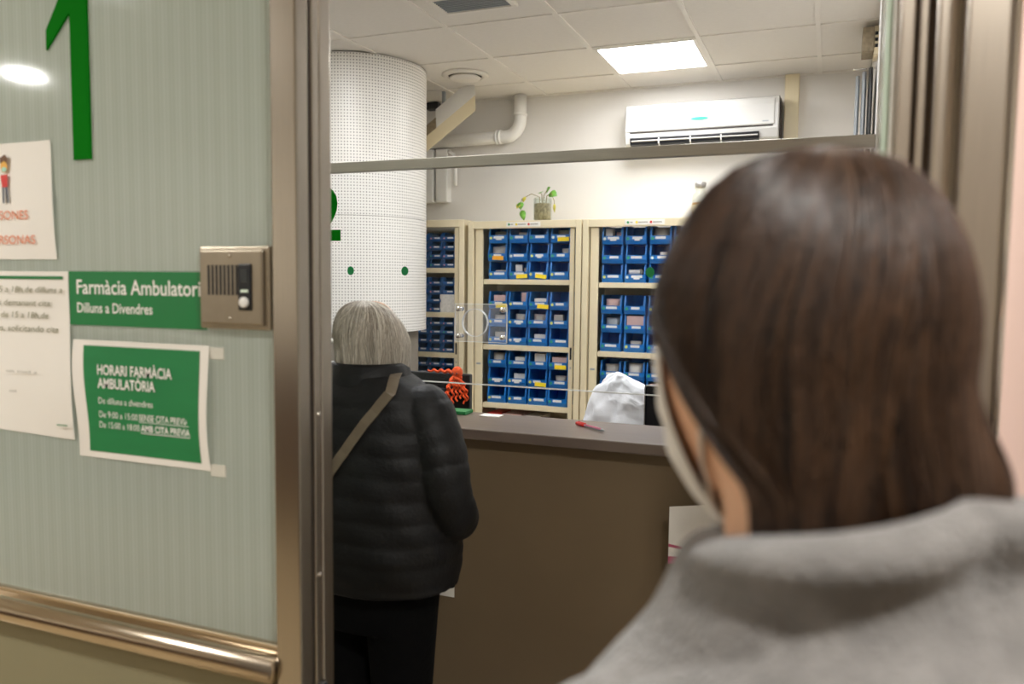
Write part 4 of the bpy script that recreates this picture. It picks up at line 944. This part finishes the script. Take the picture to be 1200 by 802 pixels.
# --- the old woman at the counter (local frame: she faces +y, origin between her feet)
LB = (-1.047, 1.70, 0)
hc = (-.005, .015, 1.392)
b = MB(); head_shape(b, hc, .93)
b.tube([(-.002, -.005, 1.20), (-.003, .0, 1.27), (-.004, .006, 1.34)], [.060, .054, .052], 20)
b.loft(ring_stack([(.78, 0, 0, .150, .110), (.90, 0, 0, .165, .120), (1.0, 0, 0, .150, .11), (1.12, 0, 0, .155, .11), (1.20, 0, 0, .15, .09), (1.25, 0, 0, .09, .07), (1.28, 0, 0, .05, .05)], 30, .02))
for q in (-1, 1):
    limb(b, [(q*.150, -.008, 1.215), (q*.210, -.018, 1.07), (q*.205, .045, .990), (q*.140, .125, 1.0), (q*.075, .180, 1.030)], [.048, .040, .038, .034, .028])
    hand_shape(b, (q*.068, .190, 1.034), (-q*.75, .55, .05), (-q*.35, -.5, -.6), q*-1)
    limb(b, [(q*.085, 0, .80), (q*.080, .01, .45), (q*.080, -.015, .08)], [.085, .058, .038])
    limb(b, [(q*.08, -.02, .06), (q*.085, .07, .035)], [.033, .028])
lady = fuse('person', b, M['skin_old'], None, .006, 3); lady.location = LB; lady.rotation_euler = (0, 0, R(-4))
tag(lady, 'person with short grey hair in a black quilted jacket standing at the counter', 'person')
eyes(lady, hc, .93)
jk = MB()
jk.loft(ring_stack([(.815, 0, -.002, .232, .160), (.90, 0, -.002, .238, .168), (1.0, 0, 0, .232, .165), (1.10, 0, 0, .224, .155), (1.18, 0, -.004, .214, .142), (1.235, 0, -.008, .202, .125), (1.275, 0, -.012, .180, .112), (1.305, 0, -.012, .142, .096), (1.325, 0, -.010, .095, .086)], 64, .006, (.052, .0036)))
for q in (-1, 1): limb(jk, [(q*.160, -.010, 1.240), (q*.206, -.018, 1.14), (q*.230, -.022, 1.05), (q*.228, .02, .985), (q*.175, .10, .985), (q*.085, .165, 1.025)], [.072, .067, .060, .058, .054, .046], 26, (.046, .0032), 14)
jacket = fuse('quilted_jacket', jk, M['puffer'], lady, .005, 2, .4, world=False)
cl_ = MB()
for ro, ri in ((.092, .084),):
    rg = []
    for rr_, zz in ((ri+.010, 1.275), (ri, 1.312), (ri-.004, 1.345), (ri+.003, 1.352), (ri+.012, 1.346), (ri+.020, 1.312), (ri+.030, 1.272)):
        rg.append([(rr_*1.02*math.cos(a), -.004+rr_*math.sin(a), zz-.022*max(0, math.sin(a))) for a in np.linspace(0, 2*math.pi, 48, endpoint=False)])
    cl_.loft(rg, cap=False)
cl_.build('jacket_collar', M['puffer'], lady, smooth=True, world=False)
tr_ = MB()
tr_.loft(ring_stack([(.70, 0, 0, .150, .115), (.78, 0, 0, .168, .126), (.86, 0, 0, .172, .130)], 40, .01))
for q in (-1, 1): limb(tr_, [(q*.088, 0, .80), (q*.082, .012, .48), (q*.080, -.005, .05)], [.100, .074, .062], 22)
fuse('trousers', tr_, M['trousers'], lady, .008, 4, .5, world=False)
shoes(lady, (-.083, .085), .03, M['shoe'])
hair(lady, hc, .088, .103, .116, 8000, 15, lambda p: -.082+.012*np.sin(p*1.0)+0*p, lambda p: -.03+0*p, 1.0, (M['hairgrey'], M['capgrey']), crown=(0, -.045), rad=.00055, thick=.016, noise=.16, swirl=.5, curl=.10, jitter=.06)
# shoulder bag worn across the back
bag = thing('shoulder_bag', 'taupe strap bag worn across the black quilted jacket', 'bag', (LB[0]-.22, LB[1]+.02, .80))
mw = lady.matrix_basis
bv = BVHTree.FromPolygons([mw @ v.co for v in jacket.data.vertices], [tuple(p.vertices) for p in jacket.data.polygons])
sp_ = []
for t_ in np.linspace(0, 1, 40):
    h_ = bv.ray_cast(mw @ Vector((.150-.372*t_, -.5, 1.290-.53*t_)), Vector((0, 1, 0)))
    if h_[0] is not None: sp_.append(h_[0])
tt = np.linspace(0, 1, len(sp_)); fit = np.polyval(np.polyfit(tt, [p.y for p in sp_], 3), tt)
sp_ = [Vector((p.x, min(float(f_), p.y)-.004, p.z)) for p, f_ in zip(sp_, fit)]
top_ = []
for dx_, dy_ in ((-.034, .105), (-.022, .075), (-.012, .048), (-.005, .026), (-.001, .010)):
    h_ = bv.ray_cast(Vector((sp_[0].x+dx_, sp_[0].y+dy_, 1.6)), Vector((0, 0, -1)))
    if h_[0] is not None: top_.append(h_[0]+Vector((0, 0, .006)))
rows_ = top_+sp_; st = MB(); rg = []
for i, p in enumerate(rows_):
    t3 = (rows_[min(i+1, len(rows_)-1)]-rows_[max(i-1, 0)]).normalized(); nn = Vector((.3, -.4, 1)).normalized() if i < len(top_) else Vector((0.15, -1, 0.45)).normalized(); sd = t3.cross(nn).normalized()*.0125; nn = sd.cross(t3).normalized()*.0016
    rg.append([p-sd-nn, p+sd-nn, p+sd+nn, p-sd+nn])
st.loft(rg); st.build('strap', M['strap'], bag)
e = rows_[-1]
MB().box(e.x-.09, e.x-.02, LB[1]+.02, LB[1]+.24, .58, .78).build('bag_body', M['strap'], bag, bevel=.02, bseg=3)
MB().tube([e, (e.x-.035, LB[1]-.04, e.z-.01), (e.x-.05, LB[1]+.06, .77)], .008, 8).build('strap_end', M['strap'], bag, smooth=True)

# --- the woman in the foreground (local frame: she faces +y)
FB = (-.015, .555, 0); FYAW = R(36)
hf = (0, .012, 1.512)
HY = R(12)            # the head turns further than the body
def turned(mb):
    cz, sz = math.cos(HY), math.sin(HY)
    mb.v = [(hf[0]+(x-hf[0])*cz-(y-hf[1])*sz, hf[1]+(x-hf[0])*sz+(y-hf[1])*cz, z) for x, y, z in mb.v]; return mb
b = MB(); head_shape(b, hf, 1.05); turned(b)
b.tube([(0, -.025, 1.30), (0, -.018, 1.38), (0, -.004, 1.45)], [.062, .054, .053], 22)
b.loft(ring_stack([(.85, 0, 0, .150, .105), (.95, 0, 0, .16, .11), (1.08, 0, 0, .13, .095), (1.2, 0, -.01, .145, .10), (1.27, 0, -.02, .115, .085), (1.32, 0, -.02, .07, .062), (1.36, 0, -.02, .055, .055)], 30, .02))
for q in (-1, 1):
    limb(b, [(q*.140, -.02, 1.25), (q*.205, -.03, 1.04), (q*.205, .05, .83)], [.050, .041, .030])
    hand_shape(b, (q*.204, .055, .82), (-q*.05, .15, -1), (-q*.9, .2, 0), q)
    limb(b, [(q*.085, 0, .88), (q*.085, .01, .48), (q*.085, -.015, .08)], [.090, .058, .038])
    limb(b, [(q*.085, -.02, .06), (q*.09, .08, .035)], [.033, .028])
fw = fuse('person', b, M['skin'], None, .006, 3); fw.location = FB; fw.rotation_euler = (0, 0, FYAW)
tag(fw, 'person with long brown hair, face mask and grey wool coat seen from behind', 'person')
eyes(fw, hf, 1.05, turn=turned)
ct = MB()
ct.loft(ring_stack([(.50, 0, -.01, .250, .195), (.80, 0, -.01, .225, .172), (1.05, 0, -.01, .202, .148), (1.18, 0, -.015, .200, .140), (1.24, 0, -.02, .186, .128), (1.29, 0, -.025, .145, .112), (1.33, 0, -.028, .105, .100), (1.385, 0, -.030, .082, .082)], 56, .008))
for q in (-1, 1): limb(ct, [(q*.135, -.022, 1.245), (q*.190, -.028, 1.15), (q*.220, -.035, 1.02), (q*.215, .05, .85)], [.066, .064, .060, .056], 24)
fuse('wool_coat', ct, M['coat'], fw, .007, 6, .5, world=False)
# wide rolled collar, stand inside, fall outside
cm = MB(); NA = 72; secs = []
for i in range(NA+1):
    a = -R(158)+R(316)*i/NA            # 0 = middle of the back
    f_ = abs(a)/R(158); sx, sy = math.sin(a), -math.cos(a)
    ztop = 1.442-.028*f_-.07*f_**3-.014*max(0, -sx); rt = .072+.010*math.sin(f_*math.pi)
    side = math.sin(min(1, f_*1.2)*math.pi)
    prof = [(rt-.018, ztop-.085), (rt-.012, ztop-.03), (rt-.006, ztop-.006), (rt+.003, ztop), (rt+.014+.010*side, ztop-.005), (rt+.018+.013*side, ztop-.019-.004*side),
            (rt+.010+.002*side, ztop-.034-.008*side), (rt+.010+.012*side, ztop-.052-.012*side), (rt+.022+.046*side, ztop-.074-.016*side), (rt+.040+.080*side, ztop-.094-.030*side), (rt+.040+.080*side, ztop-.104-.032*side), (rt+.022+.045*side, ztop-.090-.020*side)]
    secs.append([(.022+r_*sx*1.04, -.030+r_*sy*(1.22 if sy < 0 else 1), z_) for r_, z_ in prof])
cm.loft(secs); co = cm.build('coat_collar', M['coat'], fw, smooth=True, world=False)
sb = co.modifiers.new('sub', 'SUBSURF'); sb.levels = 1; sb.render_levels = 1
tr_ = MB(); tr_.loft(ring_stack([(.72, 0, 0, .150, .115), (.80, 0, 0, .165, .125), (.90, 0, 0, .165, .120)], 40, .01))
for q in (-1, 1): limb(tr_, [(q*.088, 0, .84), (q*.085, .012, .48), (q*.085, -.005, .05)], [.098, .070, .055], 22)
fuse('trousers', tr_, M['trousers'], fw, .009, 4, .5, world=False)
shoes(fw, (-.088, .09), .03, M['shoe'])
# pleated face mask with ear loops
fbv = BVHTree.FromPolygons([v.co.copy() for v in fw.data.vertices], [tuple(q.vertices) for q in fw.data.polygons])
def face_pt(a, z, off):                   # a point just off the skin, a measured from the nose
    d = Vector((math.sin(a-HY), math.cos(a-HY), 0)); c_ = Vector((hf[0], hf[1], hf[2]+z)); h = fbv.ray_cast(c_+d*.4, -d)
    r_ = (h[0]-c_).length if h[0] is not None else .06
    return c_+d*(min(r_, .13)+off)
mk = MB(); rows_ = []; NV_, NU_m = 24, 37
RR = np.zeros((NV_, NU_m))
for jv, v in enumerate(np.linspace(0, 1, NV_)):
    for ju, u in enumerate(np.linspace(-1, 1, NU_m)):
        q = face_pt(u*R(58), -.006-.112*v, .004); RR[jv, ju] = math.hypot(q.x-hf[0], q.y-hf[1])
for _ in range(3):                        # stretch the fabric over nose and lips
    K = np.pad(RR, 1, mode='edge'); RR = np.maximum(RR, (K[:-2, 1:-1]+K[2:, 1:-1]+K[1:-1, :-2]+K[1:-1, 2:])/4)
for jv, v in enumerate(np.linspace(0, 1, NV_)):
    row = []
    for ju, u in enumerate(np.linspace(-1, 1, NU_m)):
        a = u*R(58)-HY; tuck = 1-.10*max(0, v-.8)/.2; rr_ = (RR[jv, ju]+.010*math.exp(-((v-.55)/.3)**2-(u/.4)**2)+.0016*math.sin(v*math.pi*7)*(1-u*u))*tuck
        row.append((hf[0]+rr_*math.sin(a), hf[1]+rr_*math.cos(a), hf[2]-.006-.122*v-.006*(1-u*u)*v))
    rows_.append(row)
mk.loft(rows_, cap=False, closed=False)
mo = mk.build('face_mask', M['mask'], fw, smooth=True, world=False)
so = mo.modifiers.new('solid', 'SOLIDIFY'); so.thickness = .0015; so.offset = 1
for q in (-1, 1):
    lp_ = [rows_[1][0 if q < 0 else -1]]+[tuple(face_pt(q*R(a_), z_, .003)) for a_, z_ in ((66, .006), (76, .018), (90, .030), (104, .026), (110, 0), (102, -.026), (86, -.050), (70, -.080))]+[rows_[-4][0 if q < 0 else -1]]
    MB().tube(lp_, .0019, 8).build('ear_loop', M['mask'], mo, smooth=True, world=False)
    turned(MB().ball((q*.0835, hf[1]-.004, hf[2]-.040), .004, 10, 8)).build('earring', M['chrome'], fw, smooth=True, world=False)
hair(fw, (hf[0]+.004, hf[1]-.004, hf[2]), .096, .108, .134, 15000, 18, lambda p: -.125+.040*np.clip(np.cos(p+R(48)), 0, 1)**2, lambda p: .36*np.clip(np.cos(p+R(48)), 0, 1)**1.5-.06*np.clip(np.sin(p), 0, 1), 1.30, (M['hairbrown'], M['capbrown']), crown=(.002, -.008), rad=.00048, thick=.018, noise=.20, swirl=.35, curl=.12, dome=.95, back_dome=.13, yaw=HY, back=.95, gap0=.34)
